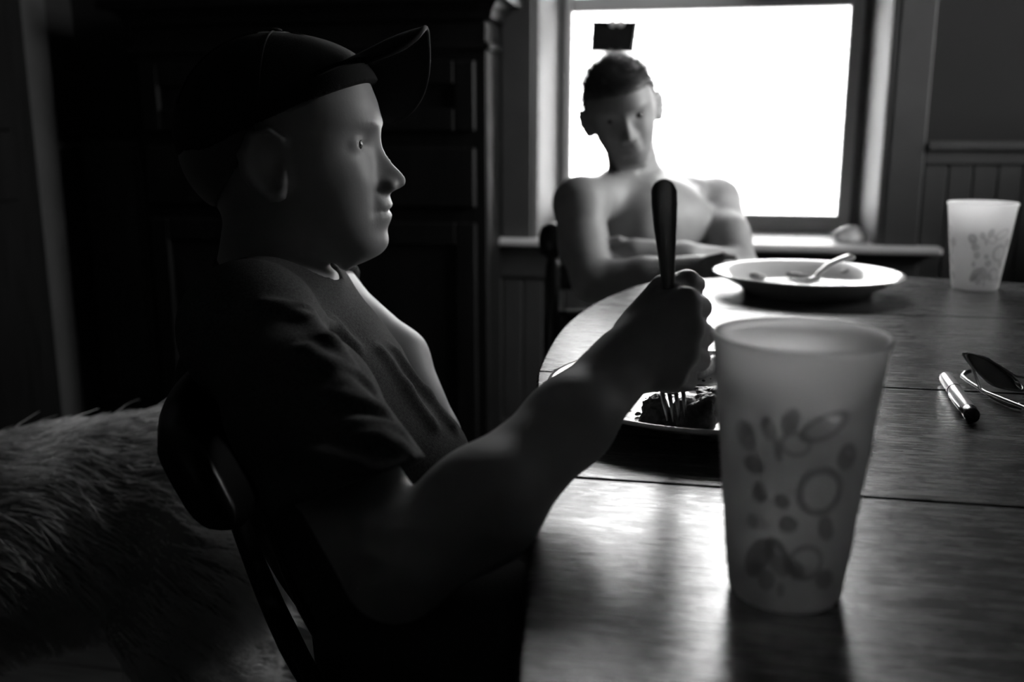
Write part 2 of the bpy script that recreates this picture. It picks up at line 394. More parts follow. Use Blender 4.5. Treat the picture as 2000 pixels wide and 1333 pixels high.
# window: casing, splayed reveals, two sashes with glass, stool and apron
jl, jr = onY(1093, 150, 3.0)[0], onY(1693, 150, 3.0)[0]
wn = thing('window_1', (0, YW, .66), 'double-hung window with wide painted casing facing the bright clapboards', 'window'); wn['kind'] = 'structure'
for sgn in (-1, 1):
    MB().box((sgn*.474, YW-.022, .68), (sgn*.562, YW, 2.24), .004).obj('casing', M['wains'], wn)
    x1 = sgn*.458; x0 = jl if sgn < 0 else jr
    pl = [(x0, 3.00), (x1-sgn*.004, 2.760), (x1, 2.738), (x1+sgn*.008, 2.732), (sgn*.478, 2.735), (sgn*.478, 3.10), (x0, 3.10)]
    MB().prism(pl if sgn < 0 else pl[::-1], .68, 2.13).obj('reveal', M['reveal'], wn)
    MB().box((x0-sgn*.020, 2.985, .69), (x0+sgn*.004, 3.008, 2.13), .003).obj('stop', M['reveal'], wn)
MB().box((-.562, YW-.024, 2.14), (.562, YW, 2.26), .004).obj('head_casing', M['wains'], wn)
MB().box((-.48, 2.735, 2.12), (.48, 3.10, 2.15)).obj('head_jamb', M['white'], wn)
MB().box((-.60, 2.690, .661), (.62, 2.752, .683), .006).box((-.47, 2.75, .664), (.47, 3.04, .683), .002).obj('stool', M['white'], wn)
MB().box((-.57, YW-.02, .568), (.57, YW, .663), .004).obj('apron', M['wains'], wn)
MB().box((-.48, 3.04, .64), (.48, 3.16, .68), .004).obj('sill', M['white'], wn)
gx0, gx1 = onY(1117, 150, 3.03)[0], onY(1652, 150, 3.03)[0]; gz0, gz1 = onY(1540, 419, 3.03)[2], onY(1400, 18, 3.03)[2]
def sash(name, y, z0, zg0, zg1, z1, bott):
    s_ = MB().box((jl+.002, y-.018, z0), (gx0, y+.018, z1), .004).box((gx1, y-.018, z0), (jr-.002, y+.018, z1), .004).box((gx0, y-.018, z0), (gx1, y+.018, zg0), .004).box((gx0, y-.018, zg1), (gx1, y+.018, z1), .004).obj(name, M['sash'], wn)
    MB().box((gx0, y-.002, zg0), (gx1, y+.002, zg1)).obj('pane', M['glass'], s_); return s_
lo = sash('sash', 3.03, .684, gz0, gz1, gz1+.04, 1); sash('sash', 3.068, gz1+.002, gz1+.045, 2.07, 2.12, 0)
MB().box((-.27, 2.99, gz1+.040), (-.235, 3.03, gz1+.052), .004).tube([(-.252, 3.00, gz1+.052), (-.22, 2.995, gz1+.060)], .006, 8).obj('sash_lock', M['steel'], lo)

# left wall: panelled door with casing and chair rail
dr = thing('door_1', (XL, 2.05, 0), 'dark panelled door closed in the left wall', 'door'); dr['kind'] = 'structure'
MB().box((XL, 1.62, .01), (XL+.035, 2.48, 2.03), .004).obj('slab', M['dark'], dr)
for y0 in (1.72, 2.10):
    for z0, z1 in ((.18, .80), (.98, 1.36), (1.46, 1.92)):
        MB().box((XL+.03, y0, z0), (XL+.046, y0+.28, z1), .012).obj('panel', M['dark'], dr)
MB().lathe([(.008, 0), (.008, .03), (.026, .04), (.028, .055), (.018, .068), (0, .07)], (XL+.035, 1.70, .92), 20, (1, 0, 0)).obj('door_knob', M['steel'], dr)
for y0, y1 in ((1.50, 1.61), (2.49, 2.60)):
    MB().box((XL, y0, 0), (XL+.024, y1, 2.05), .005).obj('casing', M['wains'], dr)
MB().box((XL, 1.50, 2.05), (XL+.024, 2.60, 2.16), .005).obj('head_casing', M['wains'], dr)
for nm, y0, y1 in (('trim_3', 2.61, YW-.03), ('trim_4', YB, 1.49)):
    struct(MB().box((XL, y0, .928), (XL+.028, y1, .955), .008).obj(nm, M['wains']))
struct(MB().box((XL, YB, 0), (XL+.022, 1.49, .14), .005).obj('baseboard_left', M['wains']))

# outside: lawn and the neighbour's clapboard wall in the sun
struct(MB().box((-30, -30, -.5), (30, 30, -.4)).obj('ground', M['ground']))
nh = thing('neighbour_house', (0, 6.2, -.4), 'sunlit white clapboard wall of the house outside the window', 'house')
MB().box((-6, 6.2, -.4), (6, 9, 1.98)).obj('wall', M['siding'], nh)
sb = MB(); e = .088
sb.add([(-6, 0, e), (6, 0, e), (6, -.022, -.006), (-6, -.022, -.006), (-6, 0, -.006), (6, 0, -.006)], [(0, 3, 2, 1), (3, 4, 5, 2), (0, 4, 3), (1, 2, 5), (0, 1, 5, 4)])
sbm = sb.mesh('siding_board', M['siding'])
for i in range(26):
    o = bpy.data.objects.new('siding_board', sbm); COL.objects.link(o); o.parent = nh; o.location = (0, 0, .01+i*e)
MB().add([(-6.2, 6.1, 1.96), (6.2, 6.1, 1.96), (6.2, 9.2, 2.30), (-6.2, 9.2, 2.30), (-6.2, 6.1, 2.02), (6.2, 6.1, 2.02), (6.2, 9.2, 2.36), (-6.2, 9.2, 2.36)], [(0, 3, 2, 1), (4, 5, 6, 7), (0, 1, 5, 4), (2, 3, 7, 6), (0, 4, 7, 3), (1, 2, 6, 5)]).obj('roof', M['sash'], nh)

# ------------------------------------------------------------------ hutch against the window wall
hx0, hx1, hy = onY(272, 300, 2.55)[0], onY(953, 300, 2.55)[0], 2.55
hz = onY(600, 46, 2.55)[2]; ct = onY(600, 8, 2.50)[2]
hu = thing('hutch', ((hx0+hx1)/2, 2.65, 0), 'tall black-stained wooden hutch with a crown moulding, left of the window', 'hutch')
MB().box((hx0, hy, .08), (hx1, YW-.03, hz), .006).obj('carcass', M['dark'], hu)
MB().box((hx0-.01, hy-.02, 0), (hx1+.01, YW-.03, .09), .008).obj('plinth', M['dark'], hu)
cr = [(0, 0), (.012, .004), (.016, .022), (.030, .040), (.052, .056), (.060, .066), (.060, (ct-hz))]
for i in range(len(cr)-1):
    pass
cm = MB(); vs = []
for d_, h_ in cr: vs += [(hx0-d_, hy-d_, hz+h_), (hx1+d_, hy-d_, hz+h_), (hx1+d_, YW-.03, hz+h_), (hx0-d_, YW-.03, hz+h_)]
fs = [(0, 3, 2, 1), tuple(range(len(vs)-4, len(vs)))]
for i in range(len(cr)-1):
    for k in range(4): fs.append((i*4+k, i*4+(k+1) % 4, i*4+4+(k+1) % 4, i*4+4+k))
cm.add(vs, fs).obj('crown_moulding', M['dark'], hu)
MB().box((hx0-.012, hy-.014, hz-.075), (hx1+.012, YW-.03, hz-.055), .006).obj('bead_moulding', M['dark'], hu)
hm = (hx0+hx1)/2
for x0, x1, kx in ((hx0+.03, hm-.004, hm-.035), (hm+.004, hx1-.03, hm+.035)):
    for z0, z1, zk in ((.98, hz-.10, 1.15), (.12, .74, .60)):
        d_ = MB().box((x0, hy-.022, z0), (x0+.055, hy, z1), .004).box((x1-.055, hy-.022, z0), (x1, hy, z1), .004).box((x0+.055, hy-.022, z0), (x1-.055, hy, z0+.06), .004).box((x0+.055, hy-.022, z1-.06), (x1-.055, hy, z1), .004).obj('door', M['dark'], hu)
        MB().box((x0+.05, hy-.010, z0+.05), (x1-.05, hy-.004, z1-.05), .003).obj('panel', M['dark'], d_)
        MB().lathe([(.005, 0), (.005, .012), (.013, .020), (.012, .028), (0, .031)], (kx, hy-.022, zk), 16, (0, -1, 0)).obj('knob', M['steel'], d_)
    d_ = MB().box((x0, hy-.022, .78), (x1, hy, .94), .006).obj('drawer', M['dark'], hu)
    MB().lathe([(.005, 0), (.005, .012), (.013, .020), (.012, .028), (0, .031)], ((x0+x1)/2, hy-.022, .86), 16, (0, -1, 0)).obj('knob', M['steel'], d_)

# ------------------------------------------------------------------ the table
TZ = .75
def spline(pts, n=10):
    P = np.array(pts, float); m = len(P); out = []
    for i in range(m):
        p0, p1, p2, p3 = P[i-1], P[i], P[(i+1) % m], P[(i+2) % m]
        for k in range(n):
            t = k/n; out.append(.5*((2*p1)+(-p0+p2)*t+(2*p0-5*p1+4*p2-p3)*t*t+(-p0+3*p1-3*p2+p3)*t**3))
    return np.array(out)
outl = spline([(-.155, .94), (-.135, .81), (-.105, .62), (-.083, .464), (-.06, .33), (.0, .20), (.12, .11), (.35, .07), (.58, .11), (.74, .25), (.82, .50), (.86, .85), (.86, 1.15), (.80, 1.42), (.68, 1.575), (.50, 1.635), (.385, 1.662), (.32, 1.672), (.16, 1.652), (.03, 1.598), (-.07, 1.535), (-.121, 1.407), (-.148, 1.28), (-.161, 1.13)][::-1], 6)[::-1]
def clip(poly, y, keep_above):
    out = []
    for i in range(len(poly)):
        a, b = poly[i], poly[(i+1) % len(poly)]; ia = (a[1] >= y) == keep_above; ib = (b[1] >= y) == keep_above
        if ia: out.append(a)
        if ia != ib: t = (y-a[1])/(b[1]-a[1]); out.append(a+(b-a)*t)
    return np.array(out)
area = lambda P: .5*np.sum(P[:, 0]*np.roll(P[:, 1], -1)-np.roll(P[:, 0], -1)*P[:, 1])
if area(outl) < 0: outl = outl[::-1]
tb = thing('dining_table', (.33, .87, 0), 'worn oak plank dining table with a rounded end, under both plates', 'table')
seams = [0, .335, .635, .929, 1.317, 1.8]
for i in range(5):
    p = outl
    if i > 0: p = clip(p, seams[i]+.0011, True)
    if i < 4: p = clip(p, seams[i+1]-.0011, False)
    o = MB().prism(p, TZ-.028, TZ, .0022).obj('plank', M['top'], tb)
cen = np.array((.35, .87))
def ring(k): return np.array([cen+(q-cen)*k for q in outl])
MB().prism(ring(.985), TZ-.042, TZ-.0285, .004).obj('edge_moulding', M['dark'], tb)
a_, b_ = ring(.90), ring(.86); n_ = len(a_); ap = MB(); vs = [(p[0], p[1], z) for z in (TZ-.12, TZ-.043) for p in a_]+[(p[0], p[1], z) for z in (TZ-.12, TZ-.043) for p in b_]
fs = []
for k in range(n_):
    k2 = (k+1) % n_; fs += [(k, k2, n_+k2, n_+k), (2*n_+k2, 2*n_+k, 3*n_+k, 3*n_+k2), (k2, k, 2*n_+k, 2*n_+k2), (n_+k, n_+k2, 3*n_+k2, 3*n_+k)]
ap.add(vs, fs).obj('apron', M['dark'], tb)
MB().lathe([(.05, .10), (.075, .13), (.085, .20), (.055, .26), (.045, .34), (.07, .44), (.08, .52), (.05, .58), (.09, .62), (.10, TZ-.05)], (.42, .87, 0), 32).obj('pedestal', M['dark'], tb)
MB().box((.10, .83, TZ-.09), (.74, .91, TZ-.043), .006).box((.38, .30, TZ-.09), (.46, 1.44, TZ-.043), .006).obj('cross_brace', M['dark'], tb)
for k in range(4):
    w_ = math.pi/4+k*math.pi/2; c_, s_ = math.cos(w_), math.sin(w_)
    MB().tube([(.42+c_*r_, .87+s_*r_, z_) for r_, z_ in ((.04, .22), (.14, .20), (.24, .11), (.31, .045), (.35, .028))], [.036, .036, .032, .028, .026], 12).obj('foot', M['dark'], tb)
# ------------------------------------------------------------------ tableware
def tumbler(name, c, rt, rb, h, label, petals, mc='cup', mp='print'):
    t = thing(name, c, label, 'cup', 'frosted flowered tumblers')
    th = .0013
    prof = [(0, 0.0025), (rb-.006, .0015), (rb-.002, .0), (rb, .003), (rb+(rt-rb)*.5, h*.5), (rt-.0004, h-.006), (rt+.0008, h-.004), (rt+.0010, h-.0015), (rt, h), (rt-th, h-.0005), (rt-th-.0004, h-.006), (rb+(rt-rb)*.5-th, h*.5), (rb-th, .006), (rb-.006, .0045), (0, .0045)]
    MB().lathe(prof, c, 72).obj('cup_body', M[mc], t)
    mb = MB()
    for w0, hh, du, dv, rot in petals:           # printed petals, leaves and rings just proud of the wall
        ring_ = du < 0; du = abs(du); n = 20; pts = []
        for q in ((1.,) if not ring_ else (1., .72)):
            for k in range(n):
                a = 2*math.pi*k/n; x, y = q*du*math.cos(a), q*dv*math.sin(a); x, y = x*math.cos(rot)-y*math.sin(rot), x*math.sin(rot)+y*math.cos(rot)
                z = hh+y; r = rb+(rt-rb)*z/h+.0003; w = w0+x/r; pts.append((c[0]+r*math.cos(w), c[1]+r*math.sin(w), c[2]+z))
        if not ring_: mb.add(pts, [tuple(range(n))], True)
        else: mb.add(pts, [(k, (k+1) % n, n+(k+1) % n, n+k) for k in range(n)], True)
    mb.obj('flower_print', M[mp], t, kind='stuff'); return t
def petals_from_px(c, rb, rt, h, items, z):
    out = []
    toC = math.atan2(-c[1], -c[0])
    return out
def petal_set(c, seed, facing):
    # facing side laid out like the visible print, the rest repeated round the wall
    r_ = random.Random(seed); P = []
    vis = [(-.30, .098, .0035, .006, .3), (-.05, .103, .0042, .007, -.3), (-.18, .088, .002, .006, .2), (.03, .092, -.0075, .0065, 0), (.36, .101, -.013, .006, .5), (-.62, .092, .006, .008, .4), (-.5, .078, .006, .005, 0),
           (-.42, .064, .004, .0055, 0), (-.1, .062, .0035, .004, .6), (.0, .050, .0045, .005, -.4), (-.52, .048, .003, .004, 0), (.40, .068, -.012, .013, 0), (-.42, .030, .0058, .012, -.5), (-.12, .032, .0055, .011, .35), (-.28, .018, .0042, .006, -.2), (-.5, .022, .004, .006, -.8), (.15, .026, .004, .006, .5), (.30, .030, -.009, .010, 0), (-.05, .014, .002, .004, 0), (.55, .048, .004, .007, .4), (.72, .085, .006, .007, .1), (.65, .020, .005, .006, .6)]
    for rep in range(3):
        for a, hh, du, dv, ro in vis:
            P.append((facing+a+rep*2.09, hh+(0 if rep == 0 else r_.uniform(-.004, .004)), du, dv, ro))
    return P
c1 = np.append(on(1531, 1152, TZ)[:2], TZ)
tumbler('tumbler', c1, .0425, .0288, .1375, 'large frosted plastic tumbler with printed flowers standing nearest on the table', petal_set(c1, 1, math.atan2(-c1[1], -c1[0])))
c2 = np.append(on(1903, 563, TZ)[:2], TZ); s2 = .83
z2 = float((c2+np.array((0, 0, .11))-EYEP) @ F)
rt2 = 126/2*z2/f; 
tumbler('tumbler', c2, rt2, rt2*.68, .130, 'pale frosted tumbler with a faint print standing beyond the sunglasses', [(a, h_*.85, du, dv, ro) for a, h_, du, dv, ro in petal_set(c2, 2, math.atan2(-c2[1], -c2[0])+.4)], 'cup2', 'print2')

def plate(c, r, h, label):
    t = thing('dinner_plate', c, label, 'plate', 'white dinner plates on the table')
    prof = [(0, .003), (r*.55, .003), (r*.60, 0), (r*.66, 0), (r*.72, h*.30), (r*.98, h-.002), (r, h), (r*.995, h+.002), (r*.97, h+.0015), (r*.74, h*.42), (r*.68, .0065), (r*.60, .006), (0, .006)]
    MB().lathe(prof, c, 96).obj('dish', M['gloss'], t); return t
pc1 = np.array((.008, .823, TZ)); plate(pc1, .135, .021, 'white dinner plate under the fist and fork, with browned meat')
cf = on(1576, 533, TZ+.028); pc2 = np.append(cf[:2], TZ); plate(pc2, .1375, .028, 'white dinner plate with a pale spoon and scraps, near the shirtless boy')

# fork held upright in the near boy's fist
FZ = .668
def camframe(): return np.array([R, F, U])
fk = thing('dinner_fork', at(1318, 822, .726), 'steel dinner fork held upright in the fist, tines in the meat', 'fork')
axis = [(1297, 351), (1297, 365), (1297.5, 395), (1299, 440), (1302, 500), (1304.5, 540), (1306, 600), (1306, 660), (1307, 700)]
wid = [10, 21, 25.5, 23, 17, 14, 11, 10, 12]
pts = []; 
def fz(y): return FZ+(y-540)/282*.060
hb = MB(); L_ = []; ns = 40
ay = np.array([p[1] for p in axis], float); axx = np.array([p[0] for p in axis]); ww = np.array(wid, float)
ys = np.concatenate([[351, 352.5, 355, 359], np.linspace(365, 705, 40)])
def wof(y):
    if y < 376: return 25.2*math.sqrt(max(.0, 1-((376-y)/25.5)**2))+.4
    return float(np.interp(y, [376, 400, 440, 500, 540, 600, 660, 705], [25.2, 25.5, 23, 17, 14, 11, 10, 15]))
prev = None; vs = []; fs = []
for i, y in enumerate(ys):
    c_ = at(np.interp(y, ay, axx), y, fz(y)); hw = wof(y)*fz(y)/f; th = .0011+.0004*math.sin((y-350)/350*math.pi)
    for q in range(12):
        a = 2*math.pi*q/12; vs.append(c_+R*hw*math.cos(a)+F*th*math.copysign(abs(math.sin(a))**.7, math.sin(a))*(1.6 if y > 560 else 1))
for i in range(len(ys)-1):
    for q in range(12): fs.append((i*12+q, i*12+(q+1) % 12, i*12+12+(q+1) % 12, i*12+12+q))
fs += [tuple(range(12))[::-1], tuple((len(ys)-1)*12+k for k in range(12))]
hb.add(vs, fs, True).obj('handle', M['steel'], fk)
nk = MB(); nk.grid(lambda u, v: at(1307+(v-.5)*2*(15+12*u), 700+u*28, fz(700+u*28))+F*.004*math.sin(u*1.5), 6, 8, .0022).obj('fork_neck', M['steel'], fk)
for i, (xa, xb, yb) in enumerate(((1285, 1303, 822), (1300, 1315, 824), (1314, 1326, 822), (1330, 1338, 816))):
    pts = [at(xa+(xb-xa)*t, 722+(yb-722)*t, fz(722+(yb-722)*t))+F*(.004-.006*math.sin(t*2.4)) for t in np.linspace(0, 1, 8)]
    MB().tube(pts, [.0021, .0021, .002, .0019, .0018, .0016, .0013, .0006], 8).obj('tine', M['steel'], fk)

# food on the near plate
def lump(name, c, r, seed, m, label, cat, group=None, amp=.28, n=26, mm=18):
    r_ = np.random.default_rng(seed); b = MB().ball((0, 0, 0), r, n, mm); V = np.array(b.v); d = np.zeros(len(V)); U_ = V/np.array(r)
    for k in range(28):
        w = r_.normal(size=3)*(1.5+.28*k); d += np.sin(U_ @ w+r_.uniform(0, 6.3))/(1+.25*k)
    V = V*(1+amp*d[:, None]/2.2); V[:, 2] = np.maximum(V[:, 2], -r[2]*.7); V[:, 2] -= V[:, 2].min(); b.v = [tuple(p) for p in V+np.array(c)]
    return tag(b.obj(name, m), label, cat, group)
pt = TZ+.0064
g_ = 'pieces of browned meat on the near plate'
def onp(x, y, dz=0): p = on(x, y, pt+dz); p[2] = pt+dz; return p
lump('meat_piece', onp(1364, 849), (.0185, .018, .0185), 4, M['meat'], 'largest browned meat lump by the plate edge, right of the fork tines', 'meat', g_, .22)
lump('meat_piece', onp(1318, 844), (.011, .012, .009), 5, M['meat'], 'browned meat speared under the fork tines', 'meat', g_, .25)
lump('meat_piece', onp(1276, 836), (.012, .012, .014), 6, M['meat'], 'browned meat lump left of the fork tines', 'meat', g_, .25)
lump('meat_piece', onp(1390, 776), (.012, .010, .005), 7, M['meat'], 'small dark meat scrap behind the biggest lump on the near plate', 'meat', g_, .3)
rw = MB(); q0 = onp(1352, 748); q1 = onp(1402, 722)
rw.tube([q0+(q1-q0)*t+np.array((0, 0, .008)) for t in (0, .15, .5, .85, 1)], [.004, .0078, .0085, .0085, .005], 10); tag(rw.obj('potato_wedge', M['food']), 'pale potato wedge lying behind the fist on the near plate', 'food')
for nm, x, y, rx, ry, sd_, lb in (('sauce_smear', 1262, 846, .022, .007, 11, 'thin brown sauce smear along the near plate edge'), ('sauce_smear', 1112, 724, .012, .013, 12, 'small brown sauce smear at the left rim of the near plate'), ('sauce_smear', 1380, 758, .020, .012, 13, 'brown sauce smear in front of the potato wedge')):
    r_ = random.Random(sd_); p = onp(x, y, .0004); n = 28; ph = [r_.uniform(0, 6.28) for _ in range(4)]
    vs = []
    for k in range(n):
        a = 2*math.pi*k/n; q = 1+.25*math.sin(2*a+ph[0])+.2*math.sin(3*a+ph[1])+.14*math.sin(5*a+ph[2]); vs.append((p[0]+rx*q*math.cos(a), p[1]+ry*q*math.sin(a), p[2]))
    vt = [(p[0]+(v[0]-p[0])*.8, p[1]+(v[1]-p[1])*.8, p[2]+.0012) for v in vs]
    tag(MB().add(vs+vt, [tuple(range(n, 2*n))]+[(k, (k+1) % n, n+(k+1) % n, n+k) for k in range(n)], True).obj(nm, M['sauce']), lb, 'sauce', 'sauce smears on the near plate')
r_ = random.Random(5); cr_ = MB()
for k in range(90):
    a = r_.uniform(0, 6.28); q = .085*math.sqrt(r_.random()); s_ = r_.uniform(.0008, .003); cr_.ball((pc1[0]+q*math.cos(a), pc1[1]+q*math.sin(a), pt+s_*.62), (s_, s_*.8, s_*.6), 6, 4)
o = tag(cr_.obj('crumbs', M['meat']), 'dark crumbs scattered over the near plate', 'crumbs'); o['kind'] = 'stuff'

# spoon and scraps on the far plate
p2 = TZ+.0064
def on2(x, y, h=.009): return on(x, y, TZ+h)
sp = thing('spoon', on2(1588, 545), 'pale spoon resting across the far plate, handle raised', 'spoon')
zc = float((pc2-EYEP) @ F)
hp = [at(1580, 547, zc-.035), at(1592, 543, zc-.035), at(1603, 530, zc-.03), at(1620, 516, zc-.025), at(1640, 508, zc-.02), at(1658, 503, zc-.015), at(1667, 502, zc-.012)]
P_ = np.array(hp); tt = np.linspace(0, 6, 25); hp = [np.array([np.interp(t, range(7), P_[:, k]) for k in range(3)]) for t in tt]
MB().tube(hp, [float(np.interp(t, [0, 1, 2, 3, 4, 5, 5.7, 6], [.006, .0055, .0052, .006, .008, .0105, .008, .003])) for t in tt], 12, .45, (0, 0, 1)).obj('handle', M['plast'], sp)
c_ = at(1573, 549, zc-.036); MB().grid(lambda u, v: c_+np.array((.9, .35, 0))*(u-.5)*-.046+np.array((-.35, .9, 0))*(v-.5)*.030*math.sqrt(max(.02, 1-(2*u-1)**2))+np.array((0, 0, 1))*(-.005+.006*((2*u-1)**2+(2*v-1)**2)), 10, 8, .0014).obj('spoon_bowl', M['plast'], sp)
for i, (x, y, r, m_, lb) in enumerate(((1440, 523, (.010, .008, .006), 'meat', 'small dark food scrap at the left of the far plate'), (1478, 545, (.012, .008, .006), 'food', 'grey food scrap at the front left of the far plate'), (1655, 545, (.011, .009, .008), 'food', 'pale crumbled food scrap right of the spoon bowl'), (1682, 546, (.014, .009, .008), 'meat', 'dark food scrap right of the spoon on the far plate'), (1694, 551, (.008, .006, .005), 'food', 'little pale scrap at the front right of the far plate'), (1560, 541, (.020, .012, .004), 'food', 'flat pale scrap just left of the spoon bowl'))):
    p = on(x, y, p2); lump('food_scrap', p, r, 30+i, M[m_], lb, 'food', 'food scraps on the far plate', .25, 16, 10)

# pen
a, b = on(1846, 737, TZ+.0062), on(1903, 818, TZ+.0062); d_ = b-a; L = np.linalg.norm(d_)
pn = thing('pen', (a+b)/2-np.array((0, 0, .0062)), 'white marker pen with a black cap end and clip beside the sunglasses', 'pen')
MB().lathe([(0, 0), (.0045, .0), (.0058, .003), (.0062, .010), (.0062, L*.84), (.0060, L*.845)], a, 24, d_).obj('barrel', M['plast'], pn)
MB().lathe([(.0062, 0), (.0064, .002), (.0064, L*.08), (.005, L*.12), (.0028, L*.125), (.0026, L*.155), (0, L*.16)], a+d_*.842, 24, d_).obj('cap_end', M['black'], pn)
sv = np.cross(d_/L, (0, 0, 1)); sv /= np.linalg.norm(sv); sv = -sv if sv[0] > 0 else sv
q = [a+d_*t+sv*o_+np.array((0, 0, z_)) for t, o_, z_ in ((.50, .0075, .002), (.56, .0085, .003), (.70, .0088, .003), (.84, .0072, .002), (.90, .006, .001))]
MB().tube(q, [.001, .0018, .0018, .0018, .0015], 8).obj('clip', M['steel'], pn)
MB().lathe([(.0064, 0), (.0066, .0004), (.0066, .0012), (.0064, .0016)], a+d_*.36, 24, d_).obj('ring', M['black'], pn)

# sunglasses lying folded on the table
zb = float((on(1925, 756, TZ)-EYEP) @ F)
BL, BR = on(1922, 757, TZ+.002), on(2006, 771, TZ+.002); TL = at(1884, 688, zb+.022); TR = at(1984, 736, zb-.004)
sg = thing('sunglasses', (BL+BR)/2-np.array((0, 0, .002)), 'dark sunglasses with thin frame lying folded on the table', 'sunglasses')
lens_o = [(0, .74), (.05, .95), (.2, 1.0), (.5, 1.0), (.8, .92), (.97, .70), (1.0, .38), (.90, .10), (.68, 0), (.42, .0), (.20, .12), (.06, .40)]
stp = (BR-BL)*1.22; ol = spline(lens_o, 5); n = len(ol)
nv = nrm(np.cross(BR-BL, TL-BL))
for i in range(2):
    def lp(u, v):
        if i: u = 1-u
        p = BL+(BR-BL)*u+((TL-BL)+((TR-BR)-(TL-BL))*(u if not i else 1-u))*v; return p+nv*.004*(1-(2*u-1)**2)+(stp if i else 0)
    fr_ = [lp(u, v) for u, v in ol]
    MB().tube(fr_+[fr_[0], fr_[1]], .0011, 8).obj('rim', M['steel'], sg)
    vs = [p+nv*.0008 for p in fr_]+[lp(.5, .5)+nv*.0016]+[p-nv*.0008 for p in fr_]+[lp(.5, .5)]
    MB().add(vs, [(k, (k+1) % n, n) for k in range(n)]+[(n+1+(k+1) % n, n+1+k, 2*n+1) for k in range(n)], True).obj('lens', M['lens'], sg)
brow = [lp_ for lp_ in (TL, TL*.7+TR*.3+nv*.003, TL*.3+TR*.7+nv*.003, TR)]
MB().tube([TL-(TR-TL)*.08-(TL-BL)*.12, TL*.95+TR*.05, TL*.5+TR*.5+nv*.004+(TL-BL)*.08, TR, TR+stp*.3, TR+stp*.9], [.0016, .0016, .0014, .0012, .0012, .0012], 8).obj('brow_bar', M['steel'], sg)
a1 = [on(1897, 725, TZ+.010), on(1886, 728, TZ+.008), on(1880, 735, TZ+.006), on(1890, 744, TZ+.005), on(1925, 766, TZ+.006), on(1975, 786, TZ+.008), on(2010, 800, TZ+.010), on(2075, 808, TZ+.016), on(2100, 800, TZ+.02)]
MB().tube(a1, [.0016, .0022, .0022, .0017, .0015, .0015, .0016, .0018, .0015], 8).obj('temple_arm', M['steel'], sg)
a2 = [on(1990, 790, TZ+.004), on(1993, 797, TZ+.003), on(1975, 793, TZ+.003), on(1940, 778, TZ+.003), on(1915, 762, TZ+.006), TL*.6+BL*.4-nv*.004, TL-(TR-TL)*.08-(TL-BL)*.12]
MB().tube(a2, [.0016, .002, .0019, .0015, .0014, .0013, .0013], 8).obj('temple_arm', M['steel'], sg)

# card on the window pane, stone on the sill
yg = 3.022
k0, k1, k2, k3 = onY(1157, 41, yg), onY(1246, 43, yg), onY(1238, 103, yg), onY(1153, 101, yg)
cdn = thing('window_card', (k0+k3)/2*.5+(k1+k2)/2*.5, 'black card hanging on the window pane above the boy\'s head', 'card')
def cardf(u, v):
    t = k0+(k1-k0)*u; b = k3+(k2-k3)*u; p = t+(b-t)*v; return p+np.array((0, -.004-.004*math.sin(u*3.1)*v, .0015*math.sin(u*9)*v))
MB().grid(cardf, 12, 8, .0012).obj('card', M['black'], cdn)
for x in (1196, 1212):
    c_ = onY(x, 45, yg-.012); MB().lathe([(.0, 0), (.0105, .0002), (.0115, .0012), (.008, .003), (.004, .0045), (.0035, .008), (.005, .010), (0, .011)], c_+np.array((0, .006, 0)), 24, (0, -1, 0)).obj('suction_cup', M['cup2'], cdn)
ps = onY(1657, 482, 2.78); ps[2] = .683
lump('stone', ps, (.046, .030, .027), 77, M['stone'], 'small rounded stone, pale at one end, lying on the window stool', 'stone', None, .07)
# ------------------------------------------------------------------ heads
def presamp(zs, vs, sm=2.0):
    z = np.arange(-140, 130, .5); o = np.argsort(zs); v = np.interp(z, np.array(zs, float)[o], np.array(vs, float)[o])
    k = np.exp(-.5*(np.arange(-24, 25)*.5/sm)**2); k /= k.sum(); return z, np.convolve(np.pad(v, 24, 'edge'), k, 'valid')
BASE = presamp([102, 95, 85, 72, 60, 42, 22, 10, 0, -20, -40, -46, -52, -56, -58, -60.5, -64, -69, -77, -84, -92, -99, -104, -109, -114], [12, 34, 54, 70, 79, 85.7, 89.5, 85, 83, 84, 90, 95, 98, 97, 94.5, 96.5, 97, 94.5, 91, 93, 92, 86, 76, 64, 45], 1.5)
BASES = presamp([102, 95, 85, 72, 60, 42, 22, 10, 0, -20, -40, -58, -77, -84, -92, -99, -104, -109, -114], [12, 34, 54, 70, 79, 85.7, 89.5, 85, 83, 84, 87.5, 89.5, 90.5, 92, 91.5, 86, 76, 64, 45], 2.5)
NOSE = presamp([20, 13, 8, -3, -14, -22, -28, -32, -36, -39, -42, -46], [0, 2.5, 4, 8.5, 15, 22.5, 25, 24, 19.5, 10, 3, 0], 1.2)
NOSW = presamp([20, 8, -3, -14, -25, -32, -40], [7, 6.5, 7, 8.5, 11, 12.5, 11], 2)
BACK = presamp([102, 95, 80, 60, 30, 5, -25, -45, -62, -85, -98, -109], [-18, -42, -64, -82, -93, -96, -86, -74, -50, -5, 30, 48], 4)
WID = presamp([103, 98, 88, 70, 40, 10, -20, -45, -70, -90, -104, -110], [10, 24, 40, 56, 69, 72, 68, 62, 53, 42, 30, 22], 4)
MID = presamp([102, 0, -62, -85, -109], [-5, -5, 18, 42, 56], 6)
